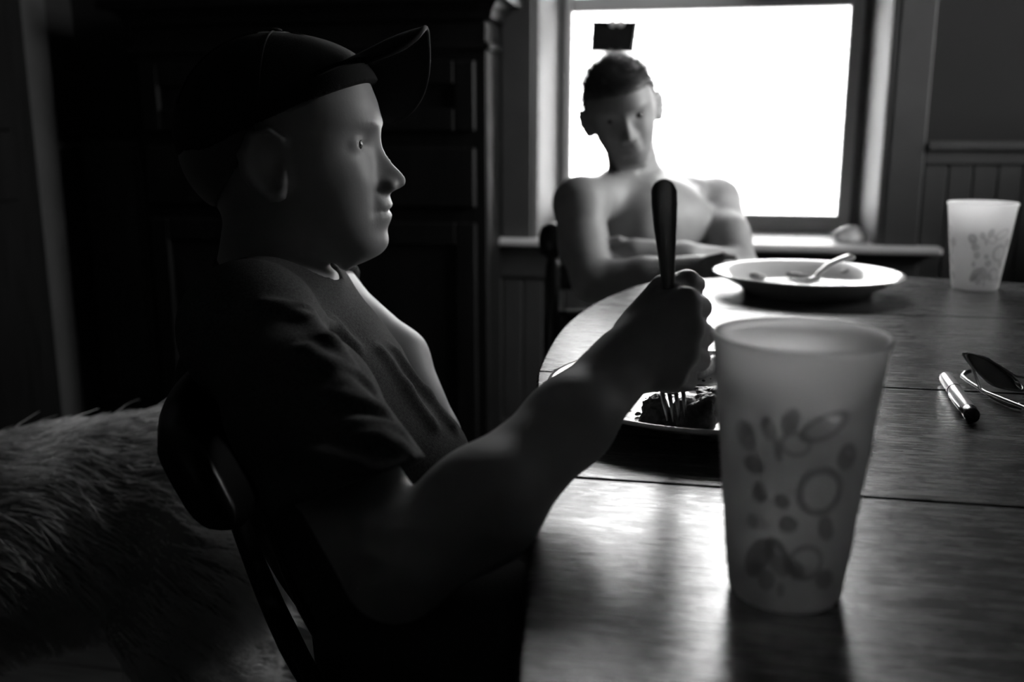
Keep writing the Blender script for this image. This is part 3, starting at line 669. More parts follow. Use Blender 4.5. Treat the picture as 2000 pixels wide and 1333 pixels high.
def head_prims(o, fr, s, eo=8):
    fr = np.array(fr, float); o = np.array(o, float)
    def L(x, y, z): return o+s*.001*(np.array([x, y, z]) @ fr)
    def fn(P):
        q = (P-o) @ fr.T/(s*.001); x, y, z = q[:, 0], q[:, 1], q[:, 2]; zc = np.clip(z, -139, 129)
        I = lambda T: np.interp(zc, T[0], T[1]); ya = np.abs(y)
        bs = I(BASES); xf = bs+(I(BASE)-bs)*np.exp(-(ya/23)**4)+I(NOSE)*np.exp(-(y/I(NOSW))**2)
        xf = xf-9*np.exp(-((ya-31)/14)**2-((z-6)/11)**2)+3*np.exp(-((ya-30)/16)**2-((z-23)/8)**2)+3.5*np.exp(-((ya-40)/17)**2-((z+26)/16)**2)
        xf = xf-2.5*np.exp(-((ya-25)/4)**2-((z+47)/10)**2)-3*np.exp(-((z+57.5)/1.8)**2)*np.clip((27-ya)/8, 0, 1)
        xf = xf-1.5*np.exp(-((ya-26)/5)**2-((z+58)/5)**2)
        xf = xf-1.2*np.exp(-(y/2.5)**2-((z+46)/4)**2)
        xm = I(MID); a = np.where(x > xm, np.maximum(xf-xm, 4), np.maximum(xm-I(BACK), 4)); w = np.maximum(I(WID), 4); ex = np.where(x > xm, 2.25, 2.1)
        r = ((np.abs(x-xm)/a)**ex+(ya/w)**ex)**(1/ex); d = (r-1)*np.minimum(a, w)
        d = np.maximum(d, np.abs(z+4)-108)
        return d*s*.001*.8
    pr = [Fn(fn, o, .145*s, .004)]
    for sg_ in (-1, 1):
        pr.append(Ell(L(64, sg_*31, 5), np.array((12, 14, 11.5))*s*.001, fr, .004*s))                     # lids over the eye
        pr.append(Ell(L(95, sg_*10.5, -34), np.array((9, 6.5, 6.5))*s*.001, fr, .005*s))                    # nostril wing
        ear = [(-8, 20), (-18, 27), (-33, 23), (-41, 8), (-39, -8), (-31, -20), (-20, -29), (-12, -26)]     # rim of the ear
        base = np.array((20, 0, -12.)); pts = []
        for ex_, ez_ in ear:
            out = 71+eo*np.clip((-ex_-4)/36, 0, 1)
            pts.append(L(base[0]+ex_, sg_*out, base[2]+ez_))
        root = [L(20-4+ex_*.12, sg_*64.5, -12+ez_*.55) for ex_, ez_ in ear]
        for i in range(len(pts)-1):
            for q in (0, .25, .5, .75):
                a_ = pts[i]*(1-q)+pts[i+1]*q; b_ = root[i]*(1-q)+root[i+1]*q
                pr.append(Cap(a_*.92+b_*.08, b_, .0027*s, .0034*s, .004*s))
        for i in range(len(pts)-1): pr.append(Cap(pts[i], pts[i+1], .0042*s, .0042*s, .003*s))
        pr.append(Ell(L(4, sg_*67.5, -12), np.array((13, 4.0, 20))*s*.001, fr, .003*s))
        pr.append(Ell(L(7, sg_*70, -37), np.array((8, 4.5, 8))*s*.001, fr, .004*s))
        pr.append(Cap(L(12, sg_*71, -17), L(11, sg_*72, -28), .0035*s, .004*s, .003*s))
    return pr, L
def eyes(L, fr, s, parent, ahead=64.6):
    for sg_ in (-1, 1):
        e = MB().ball(L(ahead, sg_*30.5, 4.5), .0104*s, 20, 14, fr).obj('eyeball', M['eye'], parent)
        MB().ball(L(ahead+7.2, sg_*31.0, 4.2), np.array((4.2, 5.6, 5.6))*s*.001, 14, 8, fr).obj('iris', M['iris'], e)
def eye_cut(L, fr, s):
    cs = [Ell(L(80, q*31, 4.0), np.array((14, 11.5, 1.9))*s*.001, fr) for q in (-1, 1)]+[Ell(L(7, q*78, -12), np.array((9, 6.5, 13))*s*.001, fr) for q in (-1, 1)]
    def post(P, D):
        for c in cs:
            if len(P) < 1: continue
            D = np.maximum(D, -c.d(P)*.7)
        return D
    return post

# ------------------------------------------------------------------ the boy with the fork
fwd = nrm(R+.0*F); left = nrm((F-np.dot(F, (0, 0, 1))*np.array((0, 0, 1)))); up = np.array((0, 0, 1.)); fwd = nrm(np.cross(left, up))
HZ = .91; H0 = at(560, 290, HZ); FR = np.array([fwd, left, up]); s1 = HZ/1900/.000479
p1 = thing('person', (at(830, 1200, .90)[0], at(830, 1200, .90)[1], 0), 'boy in cap and t-shirt seated in profile, fork upright in his fist', 'person')
hp_, L1 = head_prims(H0, FR, s1)
lat = left
A = {}
A['nb'], A['nt'] = at(522, 585, .925), at(535, 440, .915)
A['shn'], A['shf'] = at(490, 648, .775), at(612, 572, 1.06)
A['el'] = at(776, 1106, .55)
A['ch'] = at(566, 732, .93); A['be'] = at(706, 968, .93); A['pe'] = at(835, 1190, .93)
torso = [Cap(A['ch'], A['be'], .088, .080, .03, lat, 1.40), Cap(A['be'], A['pe'], .080, .088, .03, lat, 1.45), Cap(at(545, 628, .93), A['ch'], .052, .088, .03, lat, 1.6),
         Cap(at(525, 600, .93), A['shn'], .042, .044, .03), Cap(at(540, 600, .93), A['shf'], .042, .044, .03)]
skin = hp_+[Cap(A['nt'], A['nb'], .046, .050, .018, lat, .98)]+torso
skin += [Cap(A['shn'], at(640, 880, .645), .040, .0345, .02), Cap(at(640, 880, .645), A['el'], .0345, .031, .02), Cap(A['el'], at(940, 990, .575), .0295, .0315, .005), Cap(at(940, 990, .575), at(1112, 825, .625), .0315, .0255, .02), Cap(at(1112, 825, .625), at(1222, 706, .664), .0250, .0240, .02, F, .85)]
# right fist: palm slab, four fingers curled round the handle, thumb across the top
zh = lambda z: .671+(z-.738)*.89
knk = {'index': (1338, 590), 'middle': (1344, 640), 'ring': (1334, 690), 'little': (1312, 732)}
for nm, (x, y) in knk.items():
    skin.append(Cap(at(1236+(.18*(x-1300)), 690+(y-665)*.45, zh(.738)), at(x, y, zh(.738)), .0138, .0111, .009))
skin.append(Cap(at(1236, 648, zh(.75)), at(1285, 585, zh(.757)), .0133, .0111, .009))
skin.append(Cap(at(1240, 735, zh(.75)), at(1290, 735, zh(.755)), .0133, .0107, .009))
fing = {'index': [(1338, 590, .738, .0108), (1366, 602, .766, .0100), (1328, 606, .786, .0092), (1294, 610, .775, .0078)],
        'middle': [(1344, 640, .738, .0112), (1371, 655, .768, .0104), (1326, 660, .790, .0095), (1290, 660, .777, .008)],
        'ring': [(1334, 690, .738, .0108), (1364, 703, .766, .0100), (1322, 709, .788, .0092), (1288, 706, .777, .0078)],
        'little': [(1312, 732, .740, .0098), (1340, 744, .763, .0090), (1304, 750, .782, .0083), (1278, 744, .774, .007)]}
for nm, ch in fing.items():
    P_ = [at(x, y, zh(z)) for x, y, z, r in ch]; rr = [c[3]*.89 for c in ch]
    skin.append(Cap(P_[0], P_[1], rr[0], rr[1], .0035)); skin.append(Cap(P_[1], P_[2], rr[1], rr[2], .0018)); skin.append(Cap(P_[2], P_[3], rr[2], rr[3], .0018))
th = [(1250, 628, .752, .0135), (1298, 566, .752, .0115), (1342, 551, .762, .0095), (1360, 556, .772, .0078)]
for a, b in zip(th[:-1], th[1:]): skin.append(Cap(at(a[0], a[1], zh(a[2])), at(b[0], b[1], zh(b[2])), a[3]*.89, b[3]*.89, .0045))
# far arm hanging forward, hand resting in the lap
fe = at(775, 702, 1.04)
skin += [Cap(A['shf'], fe, .040, .033, .02), Cap(fe, at(850, 850, 1.02), .033, .026, .012), Cap(at(850, 850, 1.02), at(860, 905, .98), .024, .026, .012)]
for k in range(4):
    a = at(855+k*9, 905+k*3, .97+k*.010); b = a+np.array((.030, -.01, -.018)); c = b+np.array((.012, -.012, -.022)); skin += [Cap(a, b, .009, .0085, .004), Cap(b, c, .0082, .007, .002)]
a = at(852, 885, .955); b = a+np.array((.02, -.022, -.012)); c = b+np.array((.018, -.006, -.014)); skin += [Cap(a, b, .0105, .0095, .005), Cap(b, c, .009, .0075, .002)]
# legs under the table
kn = A['pe']+np.array((.36, .0, -.055)); 
for sgn in (-1, 1):
    hip = A['pe']+lat*sgn*.075; k_ = A['pe']+fwd*.34+lat*sgn*.10+np.array((0, 0, -.035)); an = np.array((k_[0]+.02, k_[1], .075)); toe = an+fwd*.13+np.array((0, 0, -.052))
    skin += [Cap(hip, k_, .078, .055, .03), Cap(k_, k_*.65+an*.35+(-fwd*.01), .050, .048, .02), Cap(k_*.65+an*.35-fwd*.01, an, .048, .033, .02), Cap(an, toe, .034, .024, .02, (0, 0, 1), .85), Cap(an, an-fwd*.03+np.array((0, 0, -.045)), .033, .028, .02)]
pb = body('body', skin, .0026, M['skin'], p1, eye_cut(L1, FR, s1), relax=2)
eyes(L1, FR, s1, p1)
nl = MB(); c_ = at(1352, 545, zh(.7645)); nl.ball(c_, (.0052, .0060, .0022), 14, 8, np.array([nrm(R*.9-U*.3), nrm(F), nrm(U*.9+R*.3)])).obj('thumb_nail', M['skin'], p1)
# t-shirt
def inflate(p, d, k=None):
    return Cap(p.a, p.b, p.ra+d, p.rb+d, p.k if k is None else k, p.ax, p.sc)
sh = [inflate(p, .009) for p in torso]
cu = at(678, 958, .607); sd_ = nrm(cu-A['shn']); cn = nrm(.36*R-.93*U-.12*F)
sh += [Cap(A['shn']-sd_*.005, at(592, 800, .680), .048, .049, .025), Cap(at(592, 800, .680), cu+sd_*.06, .049, .0515, .02)]
sh += [Cap(at(632, 694, .96), at(818, 902, .95), .040, .048, .03, lat, 1.6)]
sdf = nrm(fe-A['shf']); cuf = A['shf']+sdf*.022
sh += [Cap(A['shf']-sdf*.02, cuf+sdf*.04, .046, .045, .02)]
def surf(px, py):                                   # where the cloth lies along that line
    zs = np.linspace(.50, 1.15, 400); D = field(sh, np.array([at(px, py, z) for z in zs])); k = np.argmax(D < 0)
    return at(px, py, zs[k]) if D[k] < 0 else None
folds = [[(560, 612), (600, 632), (640, 672), (672, 716)], [(622, 712), (650, 728), (690, 748), (712, 760)], [(640, 776), (672, 790), (706, 800), (738, 806)], [(690, 836), (722, 846), (752, 850), (772, 856)], [(598, 690), (632, 730), (668, 762), (700, 780)], [(706, 868), (740, 872), (780, 884)], [(520, 600), (590, 612), (650, 640), (690, 680)], [(470, 760), (500, 830), (540, 900)], [(560, 880), (620, 905), (690, 915)], [(742, 690), (790, 760), (840, 830)], [(770, 690), (830, 772), (880, 836)]]
fp = []
for fo in folds:
    q = [surf(*t) for t in fo]; q = [p+F*.0035 for p in q if p is not None]
    for a, b in zip(q[:-1], q[1:]): fp.append(Cap(a, b, .0050, .0050, .011))
sh += fp
collar = [at(655, 560, .93)+lat*.0]
nk_a = nrm(A['nt']-A['nb'])
def shirt_post(P, D):
    q = P-cu; t = q @ cn; rad = np.linalg.norm(P-A['shn']-np.outer((P-A['shn']) @ sd_, sd_), axis=1)
    D = np.where(((P-A['el']) @ (A['el']-A['shn']) > -.25) & (rad < .13) & ((P @ F) < (A['ch'] @ F)-.10), np.maximum(D, t), D)
    t2 = (P-cuf) @ sdf; rad2 = np.linalg.norm(P-A['shf']-np.outer((P-A['shf']) @ sdf, sdf), axis=1)
    D = np.where((rad2 < .064) & (P @ left > A['ch'] @ left+.075) & (t2 > -.03), np.maximum(D, t2), D)
    hole = Cap(cu-sd_*.02, cu+sd_*.10, .043, .047).d(P); D = np.maximum(D, -hole)
    D = np.maximum(D, -Cap(cuf-sdf*.015, cuf+sdf*.1, .043, .046).d(P))
    nh_ = Ell(A['nb']+nk_a*.045+fwd*.010, (.062, .060, .036), np.array([fwd, left, nk_a])).d(P); D = np.maximum(D, -nh_)
    return np.maximum(D, (P-A['pe']) @ nrm(A['pe']-A['be'])-.05)
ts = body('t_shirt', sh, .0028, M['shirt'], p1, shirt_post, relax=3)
rib = [A['nb']+nk_a*.022+fwd*.014+fwd*.062*math.cos(w)+left*.060*math.sin(w)-nk_a*(.006+.020*math.cos(w)) for w in np.linspace(0, 2*math.pi, 33)]
MB().tube(rib, .0052, 10).obj('collar', M['shirt'], ts)
# shorts
so_ = []
for sgn in (-1, 1):
    hip = A['pe']+lat*sgn*.075; k_ = A['pe']+fwd*.30+lat*sgn*.095+np.array((0, 0, -.03)); so_.append(Cap(hip, k_, .088, .074, .03))
so_.append(Cap(A['pe']*.6+A['be']*.4, A['pe'], .088, .097, .03, lat, 1.45))
body('shorts', so_, .005, M['shorts'], p1)
# cap: crown with button and seams, arched brim
cp = bpy.data.objects.new('cap', None); COL.objects.link(cp); cp.parent = p1; cp.location = tuple(H0-parent_world(p1))
crown = [Ell(L1(-5, 0, 15), np.array((97, 80, 89))*s1*.001, FR, .006), Ell(L1(40, 0, 54), np.array((41, 52, 30))*s1*.001, FR, .03)]
def cap_post(P, D):
    q = (P-H0) @ FR.T/(s1*.001); pl = q[:, 2]-(60-(82-q[:, 0])*82/182-.02*q[:, 1]); D = np.maximum(D, -pl*s1*.001)
    inn = Ell(L1(-5, 0, 13), np.array((93.5, 76.5, 85.5))*s1*.001, FR).d(P); return np.maximum(D, -inn)
body('crown', crown, .0021, M['cap'], cp, cap_post, relax=2)
MB().ball(L1(-5, 0, 104.5), np.array((7, 7, 3.5))*s1*.001, 14, 8, FR).obj('button', M['cap'], cp)
sm = MB()
for w in (0, 60, 120, 180, 240, 300):
    w = math.radians(w+30)
    sm.tube([L1(-5+97.6*math.cos(w)*math.sin(t), 80.6*math.sin(w)*math.sin(t), 15+89.6*math.cos(t)) for t in np.linspace(.06, 1.3, 18) if 15+89.6*math.cos(t) > 62-(87-97.6*math.cos(w)*math.sin(t))*.45], .0011, 6)
sm.obj('seam', M['cap'], cp, kind='stuff')
def brim(u, v):
    t = 2*v-1; ph = math.radians(64)*t; s_ = math.sin(abs(t)*1.5708) if 0 else abs(t)
    b = np.array((-7+86*math.cos(ph), 70*math.sin(ph), 77-35*s_**1.7-15*t)); e = np.array((133-8*t*t-(32 if t > 0 else 40)*abs(t)**6, 67*t, 105-57*s_**1.7-26*t))
    p = b+(e-b)*u; p[2] += 5*math.sin(math.pi*u); return L1(*p)
bm_ = MB().grid(brim, 18, 36, .0032*s1).obj('brim', M['cap'], cp)
MB().tube([brim(1, v) for v in np.linspace(0, 1, 40)], .0024, 8).obj('brim_edge', M['cap'], bm_)
# hair below the cap
hr = [Ell(L1(-22, 0, 2), np.array((77, 74, 72))*s1*.001, FR, .004)]
def hair_post(P, D):
    q = (P-H0) @ FR.T/(s1*.001); x, z = q[:, 0], q[:, 2]
    low = -52+np.clip((x+60)/50, 0, 1)*62+1.5*np.sin(q[:, 1]*.9)+1.2*np.sin(x*1.1); D = np.maximum(D, (low-z)*.001); D = np.maximum(D, (x-14+4*np.sin(z*.3))*.001)
    return np.maximum(D, (z-45)*.001)
body('hair', hr, .0028, M['hair'], p1, hair_post)

# ------------------------------------------------------------------ the boy at the window
Z2 = 1.96; px2 = Z2/1900
def rot(ax, ang, v):
    ax = nrm(ax); return v*math.cos(ang)+np.cross(ax, v)*math.sin(ang)+ax*np.dot(ax, v)*(1-math.cos(ang))
f2 = nrm(-F*np.array((1, 1, 0))); u2 = np.array((0, 0, 1.)); l2 = np.cross(u2, f2)   # facing the lens; his left is image right
def turn(v): v = rot(u2, math.radians(-4), v); v = rot(nrm(np.cross(u2, f2)), math.radians(19), v); return rot(f2, math.radians(15), v)
G = np.array([turn(f2), turn(l2), turn(u2)])
s2h = .93*1.03; Hc = at(1213, 212, 1.95)
p2 = thing('person', (at(1270, 690, 2.06)[0], at(1270, 690, 2.06)[1], 0), 'shirtless boy with short hair seated before the window, forearms folded', 'person')
hp2, L2 = head_prims(Hc, G, s2h, 17)
B = {}
B['nt'], B['nb'] = at(1228, 275, 2.0), at(1245, 372, 2.04)
B['sr'], B['sl'] = at(1133, 398, 1.89), at(1398, 396, 2.15)
lx = nrm(B['sl']-B['sr']); nf = nrm(np.cross(lx, (0, 0, 1.)))
B['er'], B['el'] = at(1158, 548, 1.80), at(1440, 522, 1.97)
B['pe'] = at(1270, 690, 2.10); B['ch'] = at(1262, 430, 2.035); B['be'] = at(1262, 560, 2.05)
sk2 = hp2+[Cap(B['nt'], B['nb'], .050, .054, .02), Cap(B['ch'], B['be'], .088, .080, .03, lx, 1.55), Cap(B['be'], B['pe'], .080, .095, .03, lx, 1.5),
   Cap(at(1245, 365, 2.04), B['sr'], .042, .048, .03), Cap(at(1250, 365, 2.04), B['sl'], .042, .048, .03),
   Ell(B['ch']+lx*.004+nf*.050+np.array((0, 0, -.035)), (.122, .046, .115), np.array([lx, nf, (0, 0, 1)]), .04), Ell(B['ch']+lx*.055+nf*.074+np.array((0, 0, -.005)), (.050, .022, .042), np.array([lx, nf, (0, 0, 1)]), .04), Ell(B['ch']-lx*.050+nf*.074+np.array((0, 0, -.005)), (.050, .022, .042), np.array([lx, nf, (0, 0, 1)]), .04),
   Cap(at(1255, 388, 1.965), at(1165, 376, 1.91), .010, .009, .012), Cap(at(1264, 388, 1.975), at(1362, 376, 2.06), .010, .009, .012),
   Cap(B['sr'], at(1140, 480, 1.865), .051, .045, .02), Cap(at(1140, 480, 1.865), B['er'], .045, .040, .02), Cap(B['er'], at(1260, 540, 1.77), .038, .034, .012), Cap(at(1260, 540, 1.77), at(1372, 524, 1.74), .034, .024, .015),
   Cap(B['sl'], at(1420, 465, 2.03), .054, .046, .02), Cap(at(1420, 465, 2.03), B['el'], .046, .041, .02), Cap(B['el'], at(1335, 508, 1.86), .037, .033, .012), Cap(at(1335, 508, 1.86), at(1238, 492, 1.85), .033, .026, .015)]
sk2.append(Cap(at(1372, 524, 1.74), at(1396, 522, 1.735), .024, .024, .01, U, .7))
for k in range(4):
    a = at(1398, 514+k*7, 1.735-k*.010); b = a+R*.026-U*.004-F*.004; c = b+R*.020-U*.010; sk2 += [Cap(a, b, .0085, .008, .004), Cap(b, c, .0078, .0065, .002)]
a = at(1385, 508, 1.72); b = a+R*.022+U*.006-F*.012; c = b+R*.02-U*.002; sk2 += [Cap(a, b, .010, .009, .005), Cap(b, c, .0088, .007, .002)]
sk2.append(Cap(at(1238, 492, 1.85), at(1212, 490, 1.86), .024, .023, .01, U, .75))
for k in range(4):
    a = at(1210, 482+k*7, 1.86-k*.008); b = a-R*.026-U*.006; c = b-R*.018-U*.012+F*.006; sk2 += [Cap(a, b, .0085, .008, .004), Cap(b, c, .0078, .0065, .002)]
a = at(1226, 478, 1.85); b = a-R*.018+U*.008-F*.008; c = b-R*.02-U*.002; sk2 += [Cap(a, b, .010, .009, .005), Cap(b, c, .0088, .007, .002)]
for sgn in (-1, 1):
    hip = B['pe']+R*sgn*.085; k_ = B['pe']+f2*.38+R*sgn*.10+np.array((0, 0, -.0)); k_[2] = .50; an = np.array((k_[0], k_[1], .08)); toe = an+f2*.14+np.array((0, 0, -.052))
    sk2 += [Cap(hip, k_, .085, .058, .03), Cap(k_, k_*.6+an*.4-f2*.012, .054, .054, .02), Cap(k_*.6+an*.4-f2*.012, an, .054, .036, .02), Cap(an, toe, .036, .026, .02, (0, 0, 1), .85), Cap(an, an-f2*.035+np.array((0, 0, -.045)), .034, .030, .02)]
body('body', sk2, .0038, M['skin'], p2, eye_cut(L2, G, s2h), relax=2)
eyes(L2, G, s2h, p2)
so2 = []
for sgn in (-1, 1):
    hip = B['pe']+R*sgn*.085; k_ = B['pe']+f2*.33+R*sgn*.10; k_[2] = .51; so2.append(Cap(hip, k_, .097, .078, .03))
so2.append(Cap(B['pe']+np.array((0, 0, .06)), B['pe'], .093, .104, .03, lx, 1.5))
body('shorts', so2, .006, M['shorts'], p2)
# short hair: a close cap and a strand coat
hr2 = [Fn(lambda P: head_prims(Hc, G, s2h)[0][0].d(P)-.005, Hc, .16, 0)]
def hairline(q): 
    x, y, z = q[:, 0], q[:, 1], q[:, 2]
    return z-np.where(x > 40, 50+(x-40)*.12+1.5*np.sin(y*.7), np.where(x > -5, 22+(x+5)*.62, -38+(x+95)*.55))
def hair2_post(P, D):
    q = (P-Hc) @ G.T/(s2h*.001); return np.maximum(D, -hairline(q)*.001)
hc = body('hair', hr2, .004, M['hair'], p2, hair2_post)
def strands(name, P, D, length, m, parent, rad, npt=4, curl=.2, droop=(0, 0, 0), label=None):
    hd = bpy.data.hair_curves.new(name); n = len(P); hd.add_curves([npt]*n); org = parent_world(parent)
    pos = np.zeros((n, npt, 3)); cur = P.copy(); d = D.copy(); st = length[:, None]/(npt-1)
    for k in range(npt):
        pos[:, k] = cur-org; d = d+np.array(droop)/(npt-1)+rng.normal(0, curl/npt, (n, 3)); d /= np.linalg.norm(d, axis=1)[:, None]; cur = cur+d*st
    hd.attributes['position'].data.foreach_set('vector', pos.reshape(-1).astype(np.float32))
    ra = hd.attributes.new('radius', 'FLOAT', 'POINT'); ra.data.foreach_set('value', (np.tile(np.linspace(1, .25, npt), n)*rad).astype(np.float32))
    hd.materials.append(m); o = bpy.data.objects.new(name, hd); COL.objects.link(o); o.parent = parent; o['kind'] = 'stuff'
    if label: o['label'] = label
    return o
def samp(o, n, sel=None):
    me = o.data; off = parent_world(o); nv = len(me.vertices); co = np.empty(nv*3); me.vertices.foreach_get('co', co); no = np.empty(nv*3); me.vertices.foreach_get('normal', no)
    co = co.reshape(-1, 3)+off; no = no.reshape(-1, 3); ix = np.arange(nv)
    if sel is not None: ix = ix[sel(co, no)]
    ix = rng.choice(ix, n); return co[ix]+rng.normal(0, .0015, (n, 3)), no[ix]
P_, N_ = samp(hc, 7000, lambda c, nn: ((c-Hc) @ nn.mean(0) > -9) & (np.einsum('ij,ij->i', c-Hc, nn) > .04))
strands('hair_strands', P_, N_*.8+.35*G[0], rng.uniform(.004, .009, len(P_))*np.where((P_-Hc) @ G[2] > .06, 1.6, .5), M['hair'], p2, .00035, 4, .3)
# ------------------------------------------------------------------ chairs
def slat_chair(name, label, o, fw, lt, tilt, crest, n_slat, w, seat_z, crest_z, group=None):
    t = thing(name, (o[0], o[1], 0), label, 'chair', group); up_ = np.array((0, 0, 1.)); o = np.array((o[0], o[1], 0.))
    def P(x, y, z): return o+fw*x+lt*y+up_*z
    d = .20; ol = spline([(d, -w*.48), (d, w*.48), (.06, w*.52), (-d*.9, w*.42), (-d, 0), (-d*.9, -w*.42), (.06, -w*.52)], 6)
    pl = [P(x, y, 0)[:2] for x, y in ol]; pl = pl[::-1] if area(np.array(pl)) < 0 else pl
    MB().prism(pl, seat_z-.032, seat_z, .008).obj('seat', M['chair'], t)
    for sx, sy in ((1, 1), (1, -1), (-1, 1), (-1, -1)):
        a = P(sx*.14, sy*w*.34, seat_z-.03); b = P(sx*.20, sy*w*.46, 0); pts = [a+(b-a)*q for q in (0, .2, .3, .36, .5, .62, .7, .9, 1)]
        MB().tube(pts, [.014, .019, .022, .015, .021, .021, .014, .015, .012], 12).obj('leg', M['chair'], t)
    for sy in (1, -1): MB().tube([P(.185, sy*w*.42, .16), P(0, sy*w*.42, .165), P(-.185, sy*w*.42, .16)], [.008, .012, .008], 10).obj('stretcher', M['chair'], t)
    MB().tube([P(0, w*.42, .165), P(0, 0, .165), P(0, -w*.42, .165)], [.008, .012, .008], 10).obj('stretcher', M['chair'], t)
    def back(y, z): return P(-d*.86-(z-seat_z)*math.tan(tilt)-.035*(1-(2*y/w)**2)*0, y, z)
    return t, P, back
lean = math.radians(24)
# where the near end of the crest rail stands
ce = at(395, 935, .715); cz = ce[2]
seat1 = .432
fw1 = nrm(fwd); lt1 = nrm(left)
ox = ce+fw1*(.172+(cz-seat1)*math.tan(lean))+lt1*.195
c1_, P1, bk = slat_chair('dining_chair', 'black slat-back chair under the boy in the cap', ox, fw1, lt1, lean, None, 6, .40, seat1, cz)
bdir = nrm(bk(0, cz)-bk(0, seat1)); bn = nrm(np.cross(lt1, bdir)); 
cm = MB()
def crestf(u, v):
    y = (u-.5)*.42; c = bk(y, cz)+bdir*.0-fw1*.018*(1-(2*u-1)**2); h_ = .058*(1-.35*abs(2*u-1)**6)
    w_ = 2*math.pi*v; return c+bdir*h_*np.sign(math.cos(w_))*abs(math.cos(w_))**.6*1.0-fw1*.017*np.sign(math.sin(w_))*abs(math.sin(w_))**.7
vs = [crestf(i/24, j/20) for i in range(25) for j in range(20)]; fs = [(i*20+j, (i+1)*20+j, (i+1)*20+(j+1) % 20, i*20+(j+1) % 20) for i in range(24) for j in range(20)]
fs += [tuple(range(20)), tuple(24*20+k for k in range(20))[::-1]]
cm.add(vs, fs, True).obj('crest_rail', M['chair'], c1_)
for i in range(6):
    y = -.165+.066*i; m_ = MB(); a = bk(y, seat1-.01); b = bk(y, cz-.02); wv = [.008, .010, .013, .018, .021, .018, .015, .013]
    q = [a+(b-a)*k/14+fw1*(-.016*math.sin(math.pi*k/14)) for k in range(15)]
    vs = []; fs = []
    for k, p in enumerate(q):
        hw = float(np.interp(k/14, np.linspace(0, 1, 8), wv)); ht = .006
        for g in range(10):
            w_ = 2*math.pi*g/10; vs.append(p+lt1*hw*math.cos(w_)+bn*ht*math.sin(w_))
    for k in range(14):
        for g in range(10): fs.append((k*10+g, k*10+(g+1) % 10, k*10+10+(g+1) % 10, k*10+10+g))
    fs += [tuple(range(10))[::-1], tuple(140+g for g in range(10))]; m_.add(vs, fs, True).obj('slat', M['chair'], c1_)
# chair of the shirtless boy: two turned posts with ball finials and ladder rails
kp = at(1080, 470, 2.17); fw2 = f2; lt2 = nrm(R*np.array((1, 1, 0)))
t2 = math.radians(9); sz2 = .412
ox2 = kp+fw2*(.172+(kp[2]-sz2)*math.tan(t2))+lt2*.20
c2_, P2_, bk2 = slat_chair('dining_chair', 'dark ball-finial chair under the shirtless boy by the window', ox2, fw2, lt2, t2, None, 3, .40, sz2, kp[2])
for sy in (-.2, .2):
    a = bk2(sy, sz2-.02); b = bk2(sy, kp[2]); ax = nrm(b-a); l_ = np.linalg.norm(b-a)
    MB().lathe([(0, 0), (.016, .0), (.019, l_*.3), (.016, l_*.6), (.018, l_-.060), (.013, l_-.045), (.013, l_-.038), (.026, l_-.028), (.0325, l_-.006), (.0325, l_+.010), (.026, l_+.030), (.013, l_+.038), (0, l_+.041)], a, 24, ax).obj('post', M['chair'], c2_)
for h_ in (.15, .25, .33):
    if sz2+h_ > kp[2]-.05: continue
    MB().grid(lambda u, v: bk2(-.195+.39*u, sz2+h_+(v-.5)*.055)-fw2*.02*math.sin(math.pi*u), 12, 4, .013).obj('rail', M['chair'], c2_)

# ------------------------------------------------------------------ the dog behind the near chair
DZ = 1.42
d0 = at(330, 845, DZ); g0 = at(30, 880, DZ-.02)
ddir = nrm((g0-d0)*np.array((1, 1, 0))); dl = np.cross((0, 0, 1.), ddir)   # he faces out of the picture on the left
bz = .50
D0 = np.array((d0[0], d0[1], 0.))-dl*0
def dp(x, y, z): return D0+ddir*x+dl*y+np.array((0, 0, z))
dg = thing('dog', (D0+ddir*.15), 'long-haired pale dog standing behind the black slat chair', 'dog')
db = [Cap(dp(-.06, 0, .470), dp(.20, 0, .43), .125, .120, .04), Cap(dp(.20, 0, .43), dp(.42, 0, .355), .120, .150, .05), Cap(dp(.42, 0, .37), dp(.50, 0, .40), .135, .12, .04),
      Cap(dp(.50, 0, .43), dp(.64, .0, .47), .10, .078, .04), Ell(dp(.69, 0, .50), (.085, .075, .07), np.array([ddir, dl, (0, 0, 1)]), .03),
      Cap(dp(.74, 0, .47), dp(.83, 0, .40), .045, .033, .02), Ell(dp(.85, 0, .395), (.016, .02, .014), np.array([ddir, dl, (0, 0, 1)]), .006)]
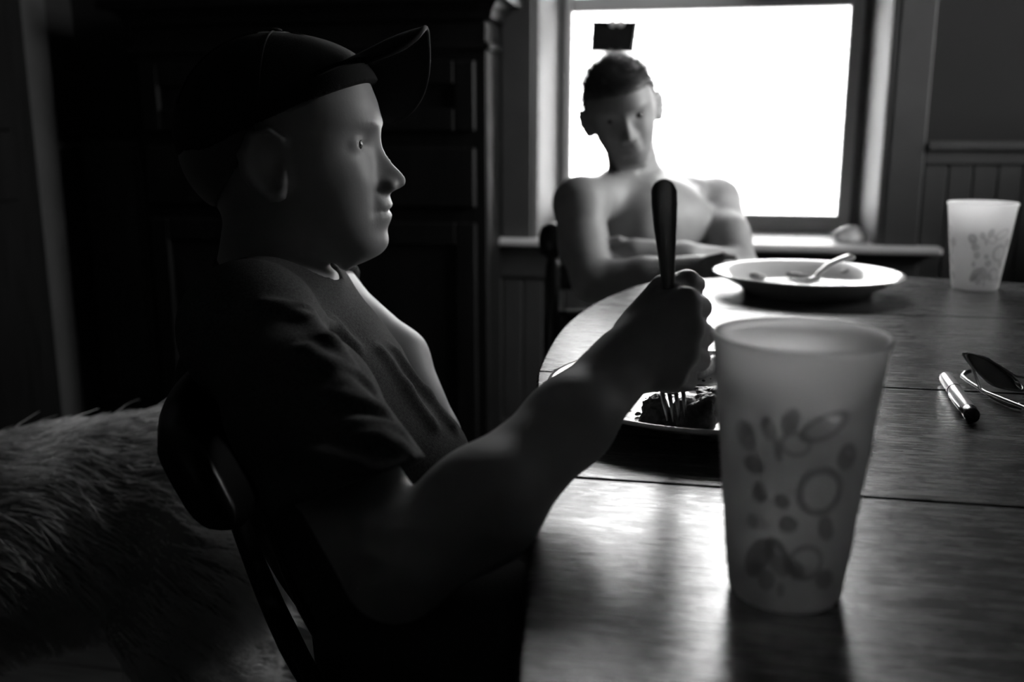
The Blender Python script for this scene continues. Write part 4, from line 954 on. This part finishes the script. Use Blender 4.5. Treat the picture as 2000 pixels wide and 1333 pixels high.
for sy in (-1, 1):
    db += [Cap(dp(.44, sy*.09, .38), dp(.40, sy*.10, .27), .068, .045, .03), Cap(dp(.40, sy*.10, .27), dp(.42, sy*.10, .05), .042, .030, .02), Cap(dp(.42, sy*.10, .035), dp(.47, sy*.10, .028), .034, .028, .02),
           Cap(dp(-.06, sy*.085, .42), dp(.02, sy*.095, .30), .095, .06, .03), Cap(dp(.02, sy*.095, .30), dp(-.10, sy*.095, .17), .052, .034, .02), Cap(dp(-.10, sy*.095, .17), dp(-.085, sy*.095, .045), .032, .030, .02), Cap(dp(-.085, sy*.095, .032), dp(-.03, sy*.095, .027), .033, .027, .02),
           Cap(dp(.655, sy*.06, .55), dp(.645, sy*.095, .44), .022, .030, .012, ddir, 1.3)]
db += [Cap(dp(-.17, 0, .49), dp(-.29, 0, .40), .04, .035, .03), Cap(dp(-.29, 0, .40), dp(-.36, .0, .30), .035, .02, .02)]
dbody = body('body', db, .008, M['hide'], dg)
for sy in (-1, 1):
    MB().ball(dp(.755, sy*.048, .505), .011, 12, 8).obj('eye', M['iris'], dg)
MB().ball(dp(.863, 0, .395), (.012, .016, .011), 12, 8).obj('nose', M['black'], dg)
P_, N_ = samp(dbody, 26000)
back_ = np.tile(-ddir, (len(P_), 1)); dn = np.array((0, 0, -1.))
x_ = (P_-D0) @ ddir; h_ = P_[:, 2]
Dd = N_*.20+back_*.80+dn*np.clip(.55-N_[:, 2]*.5, 0, 1)[:, None]*.9+rng.normal(0, .12, P_.shape)
wave = .25*np.sin(x_*40+h_*25)[:, None]*np.cross(ddir, N_); Dd = Dd+wave; Dd /= np.linalg.norm(Dd, axis=1)[:, None]
ln = np.where((h_ < .2), .012, .055)*rng.uniform(.6, 1.2, len(P_)); ln = np.where(x_ > .62, .02, ln); ln = np.where((x_ < -.2), .09, ln); ln = np.where((h_ < .45) & (h_ > .28) & (x_ < .45), .075, ln)
strands('fur', P_, Dd, ln, M['fur'], dg, .0011, 6, .35, (0, 0, -.25))
